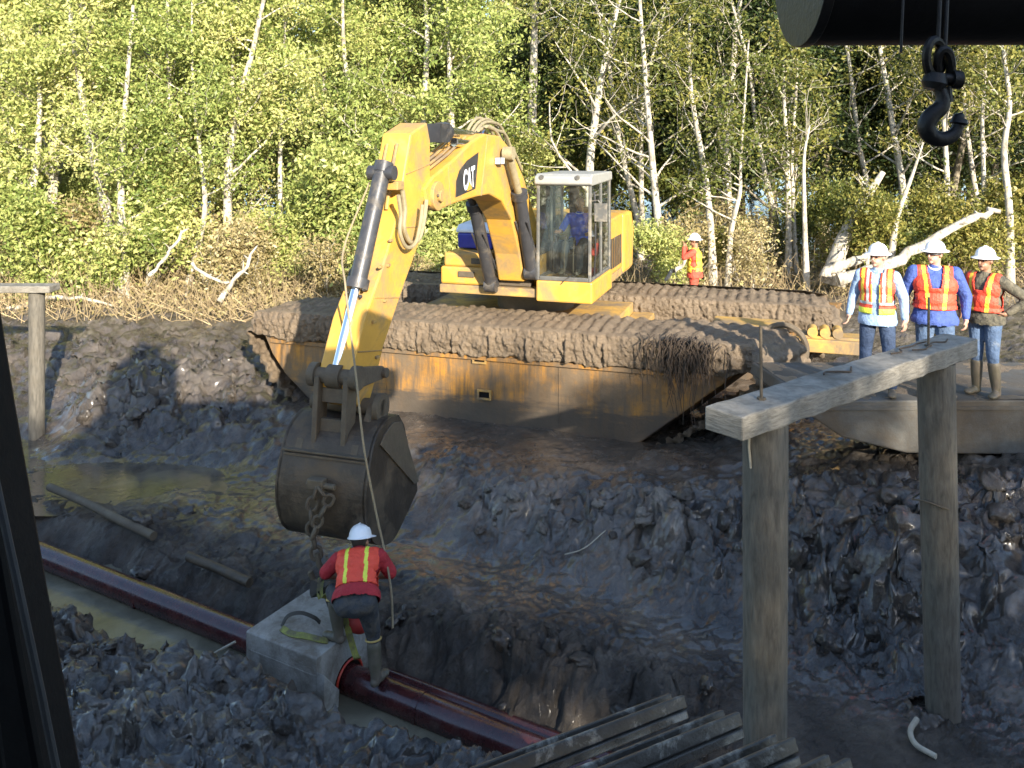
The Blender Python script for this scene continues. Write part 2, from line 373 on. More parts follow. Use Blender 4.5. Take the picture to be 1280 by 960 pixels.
# ------------------------------------------------------------------ terrain
PA = Vector((0.0, 7.37)); PD = Vector((-.873, .488))      # pipe line, direction to upper left
CT = [  # photo x, y, height, roughness, dryness
 (560,680,.42,.012,0),(700,720,.42,.012,0),(850,780,.42,.02,0),(640,690,.42,.012,0),(900,830,.45,.03,0),(1000,870,.48,.03,0),(1120,900,.5,.03,0),
 (1280,900,.6,.04,0),(1000,950,.45,.03,0),(1250,960,.5,.04,0),(780,740,.42,.015,0),(930,790,.43,.02,0),
 (520,770,.5,.08,0),(600,800,.72,.11,0),(700,820,.8,.12,0),(820,840,.74,.11,0),(890,880,.62,.08,0),(700,890,.5,.1,0),(800,900,.55,.1,0),
 (640,760,.48,.05,0),(760,790,.5,.05,0),(520,715,.42,.03,0),(460,700,.40,.03,0),
 (100,770,.42,.09,.1),(150,810,.50,.1,.35),(250,890,.55,.11,.4),(350,925,.52,.1,.3),(430,950,.40,.08,.05),(100,900,.8,.12,.4),(200,960,.75,.12,.4),
 (120,960,.85,.12,.2),(0,900,1.0,.12,.2),(0,760,.6,.1,.1),(400,960,.5,.1,.1),
 (150,680,.40,.07,0),(240,690,.42,.08,0),(330,735,.42,.07,0),(190,650,.38,.07,0),(110,596,.20,.02,0),(170,600,.18,.02,0),(260,590,.24,.03,0),
 (330,600,.30,.03,0),(300,640,.32,.03,0),(360,660,.31,.03,0),(400,640,.36,.02,0),(80,648,.42,.05,0),(0,650,.5,.06,0),(-120,640,.5,.06,0),(60,668,.46,.06,0),(110,672,.42,.06,0),(250,650,.35,.06,0),
 (60,568,.3,.05,0),(150,568,.3,.06,0),(250,560,.38,.08,0),(330,572,.42,.07,0),(110,505,.8,.1,.15),(150,500,.85,.13,.2),(250,490,.9,.12,.15),
 (330,500,.9,.09,.05),(60,450,1.05,.08,.1),(200,440,1.1,.09,.1),(100,400,1.2,.08,.2),(250,405,1.2,.07,.15),(0,400,1.25,.08,.2),(0,372,1.35,.06,.3),
 (150,382,1.3,.07,.3),(300,388,1.2,.05,.2),(0,450,1.05,.08,.1),(-150,450,1.1,.08,.1),(-150,600,.4,.05,0),
 (360,515,.9,.06,0),(460,513,.95,.03,0),(620,533,.88,.02,0),(780,553,.83,.02,0),(900,562,.95,.05,0),
 (560,595,.88,.07,0),(520,560,.86,.05,0),(650,592,.98,.04,.05),(750,605,1.0,.04,.05),(850,615,1.05,.05,0),(1000,600,1.3,.06,0),
 (1100,600,1.5,.07,0),(1250,592,1.68,.07,.1),(980,560,1.2,.05,0),(1400,600,1.8,.07,0),(1400,800,.9,.08,0),
 (540,655,.45,.06,0),(620,680,.45,.08,.1),(700,702,.45,.08,.15),(800,735,.45,.08,.1),(880,770,.45,.08,0),(1000,805,.5,.08,0),(1100,835,.5,.08,0),(1250,855,.55,.08,0),
 (600,622,.80,.09,.3),(640,628,.83,.1,.8),(700,640,.83,.11,.6),(760,650,.86,.11,.5),(830,668,.9,.11,.55),(890,680,.94,.1,.3),(1000,690,1.05,.11,0),(1130,700,1.2,.12,0),(1250,710,1.15,.13,0),
 (1190,760,.9,.12,0),(1050,750,.85,.11,0)]
CW = [(-8.3,14.4,.22,.03,0),(-8.9,14.4,.22,.03,0),(-7.9,14.5,.3,.04,0),(-8.3,13.6,.22,.03,0),(0,16,.9,.04,0),(4,16,1,.04,0),(-4,17,1.05,.05,0),(6.5,14,1.15,.05,0),(4,18.5,1.6,.04,.2),(0,19,1.3,.05,.3),(8,13,1.5,.05,0),(6,11,1.6,.05,0),
 (-12,22,1.4,.06,.4),(0,22,1.7,.05,.4),(12,22,1.8,.05,.4),(-20,26,2,.05,.3),(0,28,2.2,.05,.3),(20,26,2.2,.05,.3),(0,45,3,.05,.3),(-40,45,3,.05,.3),(40,45,3,.05,.3),
 (10,16,1.7,.05,.2),(-12,12,.8,.06,0),(12,9,1.6,.06,0),(0,4.6,1.0,.06,0),(3,4.6,1.0,.06,0),(-3,4.6,1.15,.06,.1),(6,5,1.3,.06,0),(0,2.5,2.0,.05,.1),(4,2.5,2.0,.05,.1),(-4,2.5,2.0,.05,.1),
 (0,90,4,.05,.2),(-90,60,4,.05,.2),(90,60,4,.05,.2),(-60,10,2,.05,.2),(60,10,2.5,.05,.2)]
pts = []
for px, py, z, a, dr in CT:
    p = WZ(px, py, z); pts.append((p.x, p.y, z, a, dr))
pts += CW
PTS = np.array(pts); PXY = PTS[:, :2]; VAL = PTS[:, 2:]
_n = len(PXY); D = np.hypot(*(PXY[:, None, :]-PXY[None, :, :]).transpose(2, 0, 1))
A = np.zeros((_n+3, _n+3)); A[:_n, :_n] = -D+.10*np.eye(_n); A[:_n, _n] = 1; A[:_n, _n+1:] = PXY; A[_n, :_n] = 1; A[_n+1:, :_n] = PXY.T
COEF = np.linalg.solve(A, np.vstack([VAL, np.zeros((3, 3))]))
def rbf(x, y):
    out = np.zeros((x.size, 3)); xf = x.ravel(); yf = y.ravel()
    for i in range(0, xf.size, 20000):
        xs = xf[i:i+20000]; ys = yf[i:i+20000]
        d = np.hypot(xs[:, None]-PXY[None, :, 0], ys[:, None]-PXY[None, :, 1])
        out[i:i+20000] = -d @ COEF[:_n]+COEF[_n]+xs[:, None]*COEF[_n+1]+ys[:, None]*COEF[_n+2]
    return out.reshape(x.shape+(3,))
def sstep(a, b, x):
    t = np.clip((x-a)/(b-a), 0, 1); return t*t*(3-2*t)
def trench(x, y):
    dx = x-PA.x; dy = y-PA.y
    along = dx*PD.x+dy*PD.y; s = dx*PD.y-dy*PD.x      # s>0 : far side of the pipe ( right/back )
    s = -(dx*(-PD.y)+dy*PD.x)
    return along, s
def lumps(x, y, seed):
    wx = x+.35*fbm(x*1.1, y*1.1, 3, seed+5); wy = y+.35*fbm(x*1.1+9, y*1.1+3, 3, seed+6)
    h = 0
    for sc, am in ((1.6, .9), (3.6, .75), (8., .5), (17., .26)):
        f1, f2, c = worley(wx*sc, wy*sc, seed+int(sc*10))
        h = h+am*(np.sqrt(np.clip(1.05-f1*f1, 0, 1))*(.45+.9*c)-.55)
    return h
def height(x, y, detail=True):
    base = rbf(x, y); z = base[..., 0]; amp = np.clip(base[..., 1], .004, .2); amp = amp*(1+.4*sstep(.06, .09, amp)*sstep(6.5, 9.5, y)); dry = np.clip(base[..., 2], 0, 1)
    along, s = trench(x, y)
    e = .22*fbm(along*.9, s*.3, 3, 44)
    ln_ = sstep(2.2, 3.4, along); wl = sstep(-.95-.42*ln_+.6*e, -.5-.06*ln_+.6*e, s)*(1-sstep(.02+.6*e, .75+.9*e, s))*sstep(-2.5, -1.2, along)*(1-sstep(9, 11, along))
    bank = (1-sstep(.3, 1.7, s))*sstep(-.1, .1, s)*(1-wl)*sstep(-2.5, -1.2, along)*(1-sstep(9, 11, along)); z = z-bank*.55*np.clip(z-.2, 0, 1); z = z*(1-wl)+(-.22)*wl; amp0 = amp; amp = amp*(1-.5*wl)
    if detail:
        L = lumps(x, y, 3); F = fbm(x*.9, y*.9, 6, 21, .55); far = 1-sstep(24, 40, y)
        rid = 1-2*np.abs(fbm(x*2.3, y*2.3, 5, 61, .6))
        z = z+amp*far*(1.25*L+1.3*F+.55*rid*np.clip(amp*12, 0, 1)+.5*fbm(x*9, y*9, 4, 71, .7))
        c1, c2, cc = worley((x+.08*F)*6.5, (y+.08*rid)*6.5, 77)
        crack = np.clip(1-(c2-c1)*7, 0, 1)
        z = z-crack*dry*sstep(.3, .6, dry)*.06
        tone = np.clip(.5+.35*L/1.2+.3*F, 0, 1)
        dryo = np.clip((dry-.04)*1.5*(.6+.8*F)*(1-.85*crack), 0, 1)
        wet = np.clip(1-amp0*18, 0, 1)*(1-1.9*sstep(-1.8, -1.0, s)*(1-sstep(1.0, 1.9, s)))-.9*sstep(.1, .3, s)*(1-sstep(.9, 1.6, s))*(along < 10)
        tone = np.clip(.5+.75*fbm(x*1.7+40, y*1.7, 6, 222, .62), 0, 1)
        return z, tone, dryo, wet, amp
    return z
NU, NV = 860, 860
uu = np.linspace(-1.25, 1.25, NU); vv = np.concatenate([np.geomspace(2.2, 26, NV-100), np.geomspace(26.3, 400, 100)])
U_, V_ = np.meshgrid(uu, vv); X = U_*(V_+1.5); Y = V_
Z, tone, dryo, wet, amp = height(X, Y)
# sideways push gives clods overhangs and breaks the grid
px_ = fbm(X*3.1, Y*3.1, 3, 91)*amp*1.3; py_ = fbm(X*3.1+7, Y*3.1+1, 3, 92)*amp*1.3
def gridmesh(name, X, Y, Z, attrs):
    nv, nu = X.shape; me = bpy.data.meshes.new(name)
    co = np.stack([X, Y, Z], -1).reshape(-1, 3).astype(np.float32)
    i = np.arange(nv-1)[:, None]*nu+np.arange(nu-1)[None, :]
    f = np.stack([i, i+1, i+nu+1, i+nu], -1).reshape(-1, 4)
    me.vertices.add(len(co)); me.vertices.foreach_set('co', co.ravel())
    me.loops.add(f.size); me.loops.foreach_set('vertex_index', f.ravel().astype(np.int32))
    me.polygons.add(len(f)); me.polygons.foreach_set('loop_start', np.arange(0, f.size, 4, dtype=np.int32))
    me.update(calc_edges=True)
    for k, a in attrs.items():
        at = me.attributes.new(k, 'FLOAT', 'POINT'); at.data.foreach_set('value', a.ravel().astype(np.float32))
    me.polygons.foreach_set('use_smooth', np.ones(len(f), bool))
    return me
me = gridmesh('mud_ground', X+px_, Y+py_, Z, {'tone': tone, 'dry': dryo, 'wet': wet})
tag(link('mud_ground', me, 'mud'), kind='structure')
def gz(x, y):
    a = np.array([[float(x)]]); b = np.array([[float(y)]]); return float(height(a, b)[0][0, 0])
# sheet under and behind the camera, out to the horizon
bx, by = np.meshgrid(np.linspace(-400, 400, 60), np.linspace(-400, 2.6, 50)); bz = 1.85+.25*fbm(bx*.15, by*.15, 3, 5)
me = gridmesh('bank_ground', bx, by, bz, {'tone': bz*0+.5, 'dry': bz*0+.1, 'wet': bz*0})
tag(link('bank_ground', me, 'mud'), kind='structure')
def sheet(name, pl, z, mat):
    mb = MB(); mb.add([(x, y, z) for x, y in pl], [tuple(range(len(pl)))])
    return tag(build(name, mb, mat), kind='structure')
def along_pt(a, s, z=0): # a along pipe to upper left, s>0 to the far side
    return Vector((PA.x+PD.x*a-(-PD.y)*s*1.0, PA.y+PD.y*a+(-PD.x)*s, z)) if False else Vector((PA.x+PD.x*a+PD.y*s, PA.y+PD.y*a-PD.x*s, z))
q = [along_pt(-2.6, -1.6), along_pt(11.5, -1.6), along_pt(11.5, .9), along_pt(-2.6, .9)]
sheet('trench_water', [(p.x, p.y) for p in q], .05, 'trench_water_mat')
sheet('puddle_water', [(-12, 11.7), (-5.4, 11.5), (-4.2, 10.8), (-2.6, 10.6), (-2.2, 12.4), (-4.5, 14.6), (-12, 15)], .29, 'puddle_water_mat')
# ------------------------------------------------------------------ amphibious excavator
S = Vector((.45, 15.8, 0)); F2 = Vector((-.309, -.951)); L2 = Vector((.951, -.309)); N2 = Vector((.309, .951))
def U(x, y, z): return Vector((S.x+F2.x*x+L2.x*y, S.y+F2.y*x+L2.y*y, z))        # x ahead, y machine's left
def UB(px, py, y):          # traced side view -> (x, z) in the vertical plane at offset y
    k = (px-640)/FPX
    ax, ay = S.x+L2.x*y, S.y+L2.y*y
    x = (ax-k*ay)/(k*F2.y-F2.x); d = ay+F2.y*x
    return x, CZ-(py-HY)/FPX*d
def UP(px, py, y, dx=0): x, z = UB(px, py, y); return U(x+dx, y, z)
def PT(a, b, z): return Vector((S.x+L2.x*a+N2.x*b, S.y+L2.y*a+N2.y*b, z))        # a along pontoon, b away from camera
exc = empty('amphibious_excavator', (S.x, S.y, .9), 'yellow tracked excavator on wide muddy pontoons, its arm reaching down into the trench', 'excavator')

def hullpoly():
    return [(-4.25, 2.02), (-4.1, 1.72), (-3.85, 1.4), (-3.4, 1.02), (-2.8, .72), (1.95, .62), (2.4, .9), (3.0, 1.38), (3.62, 1.9), (3.75, 2.3), (-4.1, 2.3)]
for b0, nm in ((-2.45, 'near'), (.95, 'far')):
    EXT = 0 if nm == 'near' else 1.25
    mb = MB(); mb.prism([(u+(EXT if u > 0 else 0), v) for u, v in hullpoly()], lambda u, v, t: PT(u+(t+2.45 if nm == 'near' else t-.95)*.35*(1 if u > 0 else 0), t, v), b0, b0+1.5)
    pon = build('pontoon', mb, 'hull_paint', exc, bevel=.02)
    # welded openings and ribs
    if nm == 'near':
        for px, py in ((600, 448), (606, 493)):
            x = (px-640)/FPX; bb = -2.45
            ax = S.x+N2.x*bb; ay = S.y+N2.y*bb; a = (x*ay-ax)/(L2.x-x*L2.y); d = ay+L2.y*a; z = CZ-(py-HY)/FPX*d
            mb = MB()
            for lo, hi in (((-.12, -.05, .05), (.12, .0, .08)), ((-.12, -.05, -.08), (.12, .0, -.05)), ((-.12, -.05, -.05), (-.09, .0, .05)), ((.09, -.05, -.05), (.12, 0, .05))):
                mb.box((lo[0], lo[1], lo[2]), (hi[0], hi[1], hi[2]), lambda u, v, w_: PT(a+u, bb+v, z+w_))
            build('drain_bracket', mb, 'yellow_dirty', pon, bevel=.006)
            mb = MB(); mb.box((-.09, -.012, -.05), (.09, -.003, .05), lambda u, v, w_: PT(a+u, bb+v, z+w_))
            build('drain_opening_shade', mb, 'tube_black', pon)  # black plate on the hull, painted as the dark inside of a hole
        mb = MB()
        for a in (-1.9, 1.1):
            mb.box((a-.012, bb-.012, 1.0), (a+.012, bb-.002, 1.98), PT)
        mb.box((-4.1, bb-.06, 1.93), (3.6, bb-.002, 2.0), PT)
        build('weld_rib', mb, 'hull_paint', pon, bevel=.004)
    # track belt with mud: closed loop (a,z) outline sampled densely
    loop = [(-4.05, 2.42), (3.4, 2.42), (3.85, 2.38), (4.1, 2.2), (4.12, 1.95), (3.85, 1.68), (3.2, 1.2), (2.5, .72), (2.1, .45), (-2.9, .5), (-3.55, .86), (-4.05, 1.35), (-4.45, 1.8), (-4.55, 2.1), (-4.4, 2.35), (-4.05, 2.42)]
    loop = [(u+(EXT if u > 0 else 0), v) for u, v in loop]
    P = []
    for (a0, z0), (a1, z1) in zip(loop, loop[1:]):
        n = max(1, int(math.hypot(a1-a0, z1-z0)/.028))
        P += [(a0+(a1-a0)*i/n, z0+(z1-z0)*i/n) for i in range(n)]
    P = np.array(P); k = len(P); T = np.roll(P, -1, 0)-np.roll(P, 1, 0); T /= np.hypot(T[:, 0], T[:, 1])[:, None]
    for _ in range(4): T = T+np.roll(T, 1, 0)+np.roll(T, -1, 0); T /= np.hypot(T[:, 0], T[:, 1])[:, None]
    NRM = np.stack([-T[:, 1], T[:, 0]], 1)
    arc = np.concatenate([[0], np.cumsum(np.hypot(*(np.diff(P, axis=0).T)))])
    nb = 56; B = np.linspace(b0-.1, b0+1.6, nb); AA, BB = np.meshgrid(arc, B, indexing='ij')
    lug = .045*sstep(.55, .8, np.abs(np.sin(AA*math.pi/.19+.25*fbm(AA*1.3, BB*1.3, 3, 19))))
    mudh = .07*fbm(AA*1.7, BB*2.0, 6, 5+int(b0*3), .6)+.035*(1-2*np.abs(fbm(AA*4, BB*4, 4, 8)))+.022*lumps(AA*1.5, BB*1.5, 12)+.03*fbm(AA*12, BB*12, 3, 18)
    topm = np.clip(NRM[:, 1:2], 0, 1)
    H = lug*(1-.45*topm)+mudh*(1.1-.5*topm)+.03*topm*np.sin(np.clip((BB-b0)/1.5, 0, 1)*math.pi)
    edge = np.minimum(BB-B[0], B[-1]-BB); H -= .10*np.clip(1-edge/.10, 0, 1)**2
    GA = P[:, 0:1]+NRM[:, 0:1]*H; GZ = P[:, 1:2]+NRM[:, 1:2]*H
    skew = np.clip((GA-2.0)/2, 0, 1)*(.42 if nm == 'near' else 0)*(BB-b0)
    GA = GA+skew
    Xw = S.x+L2.x*GA+N2.x*BB; Yw = S.y+L2.y*GA+N2.y*BB
    Xw = np.vstack([Xw, Xw[:1]]); Yw = np.vstack([Yw, Yw[:1]]); GZ = np.vstack([GZ, GZ[:1]])
    me = gridmesh('track_belt', Xw, Yw, GZ, {})
    link('track_belt', me, 'caked_mud', pon)
    # mud-packed side rail hanging over the hull
    for side, bb, nn in ((-1, b0-.02, 'n'), (1, b0+1.52, 'f')):
        if nn == 'f' and nm == 'near': continue
        a_ = np.linspace(-4.45, 4.0+EXT, 420); t_ = np.linspace(0, 1, 34); AG, TG = np.meshgrid(a_, t_, indexing='ij')
        low = 1.99+.05*fbm(AG*2.1, AG*0, 5, 31)*1.5-.07*np.clip(fbm(AG*7, AG*0+3, 3, 32), 0, 1)
        endl = np.clip((-3.95-AG)/.5, 0, 1)+np.clip((AG-3.55-EXT)/.5, 0, 1); low = low+.12*endl
        ZG = 2.50-(2.50-low)*TG-.05*endl
        st = fbm(AG*9, TG*2.2, 6, 33, .68)+.35*fbm(AG*2.2, TG*5, 4, 35)
        OUT = .08+.06*st+.05*(np.abs(np.sin(AG*math.pi/.62)) < .1)*(TG > .25)+.05*np.sin(TG*math.pi)
        OUT = np.where(TG > .96, -.02, OUT); OUT = np.where(TG < .03, -.05, OUT); OUT -= .08*endl
        BG = bb+side*OUT
        me = gridmesh('side_rail', S.x+L2.x*AG+N2.x*BG, S.y+L2.y*AG+N2.y*BG, ZG, {})
        link('side_rail', me, 'caked_mud', pon)
# end drum flange, seen as a muddy arc at the right end
mb = MB()
arcp = [PT(4.42+.36*math.cos(t), -1.02, 2.12+.38*math.sin(t)) for t in np.linspace(-1.5, 2.2, 18)]
mb.tube(arcp, .05, 8); build('drum_flange', mb, 'muddy_steel', exc, True)
# centre frame between the pontoons
mb = MB()
for a in (-2.2, 1.9):
    mb.box((a-.2, -1.1, 1.75), (a+.2, 1.1, 2.2), PT)
mb.box((-2.0, -.8, 1.9), (1.7, .8, 2.38), PT); build('centre_frame', mb, 'yellow_dirty', exc, bevel=.02)
mb = MB(); mb.cyl(PT(0, 0, 2.3), PT(0, 0, 2.78), .72, n=40); mb.cyl(PT(0, 0, 2.62), PT(0, 0, 2.7), .82, n=40)
build('slewing_ring', mb, 'muddy_steel', exc, True)
mb = MB(); mb.box((3.3, -.85, 2.02), (4.45, -.2, 2.42), PT); build('walkway_box', mb, 'yellow_dirty', exc, bevel=.02)
mb = MB(); mb.box((3.7, -.2, 1.9), (5.7, 0.05, 2.12), PT); build('cross_beam', mb, 'yellow_dirty', exc, bevel=.015)
mb = MB()
for i in range(3): mb.cyl(PT(4.9+.2*i, .2, 2.22), PT(4.9+.2*i, -.12, 2.22), .085, n=18)
mb.box((4.7, -.1, 2.12), (5.7, .3, 2.16), PT); build('grease_drum', mb, 'yellow_dirty', exc, True)

# upper structure -----------------------------------------------------------------
mb = MB(); mb.box((-2.5, -1.35, 2.78), (1.45, 1.35, 2.93), U); build('slew_platform', mb, 'yellow_dirty', exc, bevel=.02)
mb = MB(); mb.prism([(-2.6, 2.8), (-1.55, 2.8), (-1.55, 4.0), (-2.5, 4.0), (-2.75, 3.6)], lambda u, v, t: U(u, t, v), -1.38, 1.38)
cw = build('counterweight', mb, 'yellow_paint', exc, bevel=.06)
mb = MB(); mb.prism([(-1.52, 2.94), (.02, 2.94), (.02, 3.72), (-.35, 3.98), (-1.52, 4.02)], lambda u, v, t: U(u, t, v), .42, 1.36)
hs = build('engine_cover', mb, 'yellow_paint', exc, bevel=.03)
mb = MB()
for i in range(6): mb.box((-1.35+.19*i, 1.362, 3.05), (-1.24+.19*i, 1.372, 3.62), U)
build('vent', mb, 'black_paint', hs)
mb = MB(); mb.box((-1.52, -1.36, 2.94), (-.55, .4, 3.9), U); build('engine_cover', mb, 'yellow_paint', exc, bevel=.05)
mb = MB(); mb.box((.42, -1.34, 2.935), (1.42, -.5, 3.24), U); mb.box((.5, -1.3, 3.24), (1.36, -.52, 3.48), U)
tb = build('tool_box', mb, 'yellow_paint', exc, bevel=.035)
mb = MB(); mb.box((1.42, -1.0, 3.07), (1.45, -.7, 3.17), U); mb.box((1.365, -.78, 3.3), (1.39, -.6, 3.4), U); build('latch', mb, 'muddy_steel', tb, bevel=.01)
mb = MB(); mb.box((-.5, -1.33, 2.94), (.36, -.5, 3.56), U); tk = build('fuel_tank', mb, 'yellow_paint', exc, bevel=.04)
# blue cover with white stripe
mb = MB(); mb.prism([(.0, 3.57), (.9, 3.5), (.93, 3.78), (.86, 3.80), (.0, 3.84)], lambda u, v, t: U(u, t, v), -1.22, -.55); bl = build('blue_cover', mb, 'blue_tarp', exc, bevel=.03)
mb = MB(); mb.prism([(-.02, 3.845), (.86, 3.805), (.945, 3.79), (.945, 3.85), (.82, 3.93), (-.02, 3.97)], lambda u, v, t: U(u, t, v), -1.24, -.54); build('white_strip', mb, 'white_cloth', bl, bevel=.02)
mb = MB(); mb.box((-.4, -1.1, 3.9), (.5, -.56, 4.1), U); build('air_cleaner', mb, 'yellow_dirty', exc, bevel=.05)
mb = MB(); mb.cyl(U(-1.0, -.6, 3.9), U(-1.0, -.6, 4.5), .07); build('exhaust_pipe', mb, 'black_paint', exc, True)
# centre bay: swivel, hoses, boom foot lugs
mb = MB()
for y in (-.42, .30): mb.prism([(-.35, 2.94), (1.1, 2.94), (1.25, 3.15), (.45, 3.62), (.1, 3.62)], lambda u, v, t: U(u, t, v), y, y+.07)
build('boom_bracket', mb, 'yellow_paint', exc, bevel=.012)
mb = MB(); mb.box((1.0, -.3, 2.94), (1.35, .3, 3.05), U); mb.box((.7, -.25, 3.05), (1.1, .25, 3.3), U); build('valve_block', mb, 'muddy_steel', exc, bevel=.02)
for i in range(11):
    mb = MB(); y0 = -.32+.06*i; r_ = random.Random(i)
    x1 = 1.0+r_.uniform(-.1, .25)
    p = [U(x1, y0, 2.98), U(x1+.22, y0+r_.uniform(-.05, .05), 3.1+r_.uniform(0, .15)), U(x1+.12, y0+r_.uniform(-.1, .1), 3.35), U(.75, y0*.8, 3.5+r_.uniform(-.1, .15)), U(.45, y0*.6, 3.75)]
    mb.tube(catmull(p, 5) if 'catmull' in globals() else p, .02, 7); build('hydraulic_hose', mb, 'black_paint' if i % 3 else 'hose', exc, True)

# cab -----------------------------------------------------------------------------
CY0, CY1, CX0, CX1, CZ0, CZ1 = .45, 1.40, -.15, 1.5, 2.94, 4.92
mb = MB(); mb.box((CX0, CY0, 2.74), (CX1+.03, CY1+.02, 3.10), U); cab = build('cab', mb, 'yellow_paint', exc, bevel=.03)
mb = MB(); mb.prism([(CX0-.03, 4.74), (CX1+.01, 4.70), (CX1+.075, 4.73), (CX1+.07, 4.85), (CX1-.06, 4.90), (CX0, 4.90)], lambda u, v, t: U(u, t, v), CY0-.02, CY1+.02)
rf = build('roof', mb, 'cab_white', cab, bevel=.025)
for y in (.56, 1.18):
    mb = MB(); mb.cyl(U(CX1+.05, y, 4.84), U(CX1+.09, y, 4.84), .04, n=14); build('cab_light', mb, 'cab_frame', rf, True)
mb = MB()
pw = .055
for y in (CY0, CY1-pw): mb.prism([(CX1-.02, 3.1), (CX1+.03, 3.1), (CX1+.0, 4.8), (CX1-.05, 4.8)], lambda u, v, t: U(u, t, v), y, y+pw)
mb.box((CX1-.03, CY0+pw, 3.1), (CX1+.025, CY1-pw, 3.17), U); mb.box((CX1-.05, CY0+pw, 4.70), (CX1+.0, CY1-pw, 4.79), U)
for y in (CY0, CY1-.05):
    mb.box((CX0, y, 3.1), (CX0+.09, y+.05, 4.8), U); mb.box((.62, y, 3.1), (.68, y+.05, 4.8), U)
    mb.box((CX0+.09, y, 3.1), (.62, y+.05, 3.16), U); mb.box((.68, y, 3.1), (CX1-.03, y+.05, 3.16), U)
    mb.box((CX0+.09, y, 4.72), (.62, y+.05, 4.8), U); mb.box((.68, y, 4.72), (CX1-.05, y+.05, 4.8), U)
build('cab_frame', mb, 'cab_frame', cab, bevel=.012)
mb = MB(); mb.box((CX1-.012, CY0+pw, 3.17), (CX1-.004, CY1-pw, 4.70), U); build('windscreen', mb, 'cab_glass', cab)
mb = MB(); mb.box((.68, CY1-.03, 3.16), (CX1-.05, CY1-.024, 4.72), U); mb.box((CX0+.09, CY1-.03, 3.16), (.62, CY1-.024, 4.72), U)
build('side_window', mb, 'cab_glass', cab)
mb = MB(); mb.box((.68, CY0+.024, 3.5), (CX1-.05, CY0+.03, 4.72), U); mb.box((CX0+.09, CY0+.024, 3.5), (.62, CY0+.03, 4.72), U)
build('side_window', mb, 'cab_glass', cab)
mb = MB(); mb.box((CX0, CY0+.05, 3.1), (CX0+.03, CY1-.05, 3.55), U); mb.box((CX0, .62, 3.55), (CX0+.03, .80, 4.7), U); build('rear_panel', mb, 'cab_inside', cab)
mb = MB()
mb.tube([U(CX1+.02, .86, 3.03), U(CX1+.05, .95, 3.12), U(CX1+.045, 1.06, 3.2)], .008, 6); build('wiper', mb, 'black_paint', cab)
mb = MB()
mb.tube([U(CX1-.02, CY1, 4.45), U(CX1+.03, CY1+.12, 4.47), U(CX1+.03, CY1+.17, 4.4)], .012, 6)
mb.box((CX1+.0, CY1+.06, 4.12), (CX1+.05, CY1+.27, 4.42), U); build('mirror', mb, 'cab_frame', cab, bevel=.015)
mb = MB(); mb.tube([U(1.42, CY1+.03, 3.2), U(1.46, CY1+.06, 3.6), U(1.46, CY1+.06, 4.3), U(1.42, CY1+.03, 4.6)], .014, 8); build('grab_handle', mb, 'black_paint', cab, True)
mb = MB(); mb.box((.2, .70, 3.12), (.75, 1.18, 3.45), U); mb.box((.2, .68, 3.45), (.75, 1.2, 3.56), U)
mb.prism([(.12, 3.5), (.28, 3.5), (.16, 4.25), (.02, 4.25)], lambda u, v, t: U(u, t, v), .69, 1.19); seat = build('seat', mb, 'cab_inside', cab, bevel=.04)
mb = MB()
for y in (.60, 1.28): mb.box((.3, y-.05, 3.12), (.84, y+.05, 3.66), U)
build('control_console', mb, 'cab_inside', cab, bevel=.03)
for y in (.62, 1.24):
    mb = MB(); mb.tube([U(.82, y, 3.66), U(.88, y, 3.8), U(.86, y, 3.9)], [.015, .018, .028], 8); build('joystick', mb, 'black_paint', cab, True)
for y in (.84, 1.0):
    mb = MB(); mb.tube([U(1.15, y, 3.12), U(1.12, y, 3.6), U(1.0, y, 3.78)], .012, 7); mb.box((1.08, y-.05, 3.12), (1.3, y+.05, 3.15), U); build('travel_lever', mb, 'muddy_steel', cab, True)

# boom -----------------------------------------------------------------------------
def uvp(pix, y): return [UB(px, py, y) for px, py in pix]
BW = .23
bp = uvp([(531, 236), (541, 221), (568, 199), (590, 177), (606, 167), (625, 170), (640, 188), (655, 222), (672, 280), (684, 345), (655, 352), (650, 318), (640, 275), (628, 252), (612, 243), (596, 246), (572, 253), (549, 263), (534, 256)], BW)
mb = MB(); mb.prism(bp, lambda u, v, t: U(u, t, v), -BW, BW); boom = build('boom', mb, 'yellow_paint', exc, bevel=.025)
bside0 = lambda px, py: U(UB(px, py, BW)[0], BW+.003, UB(px, py, BW)[1])
c = UP(545, 245, BW); x_, z_ = UB(545, 245, BW)
mb = MB()
for s_ in (-1, 1): mb.cyl(U(x_, s_*(BW-.06), z_), U(x_, s_*(BW+.045), z_), .19, n=28)
mb.cyl(U(x_, -BW-.09, z_), U(x_, BW+.09, z_), .075, n=20); build('boom_nose_pin', mb, 'yellow_dirty', boom, True, bevel=.01)
mb = MB()
for dy, dx in ((BW+.10, .09), (BW+.10, -.09)): mb.sph(U(x_+dx*.8, BW+.06, z_+.1*dx), .022, 8, 6)
build('bolt', mb, 'muddy_steel', boom, True)
mb = MB()
for ps in ([(560, 207), (563, 256)], [(609, 170), (601, 245)], [(652, 218), (634, 258)], [(676, 300), (652, 308)]):
    mb.tube([bside0(px, py) for px, py in ps], .007, 6)
build('weld_seam', mb, 'yellow_dirty', boom, True)
# long plate rails on the boom top
mb = MB()
tp = uvp([(541, 219), (568, 197), (590, 175)], BW)
for y in (-.12, -.04, .05, .13): mb.tube([U(u, y, v+.045) for u, v in tp], .02, 8)
build('oil_line', mb, 'yellow_dirty', boom, True)
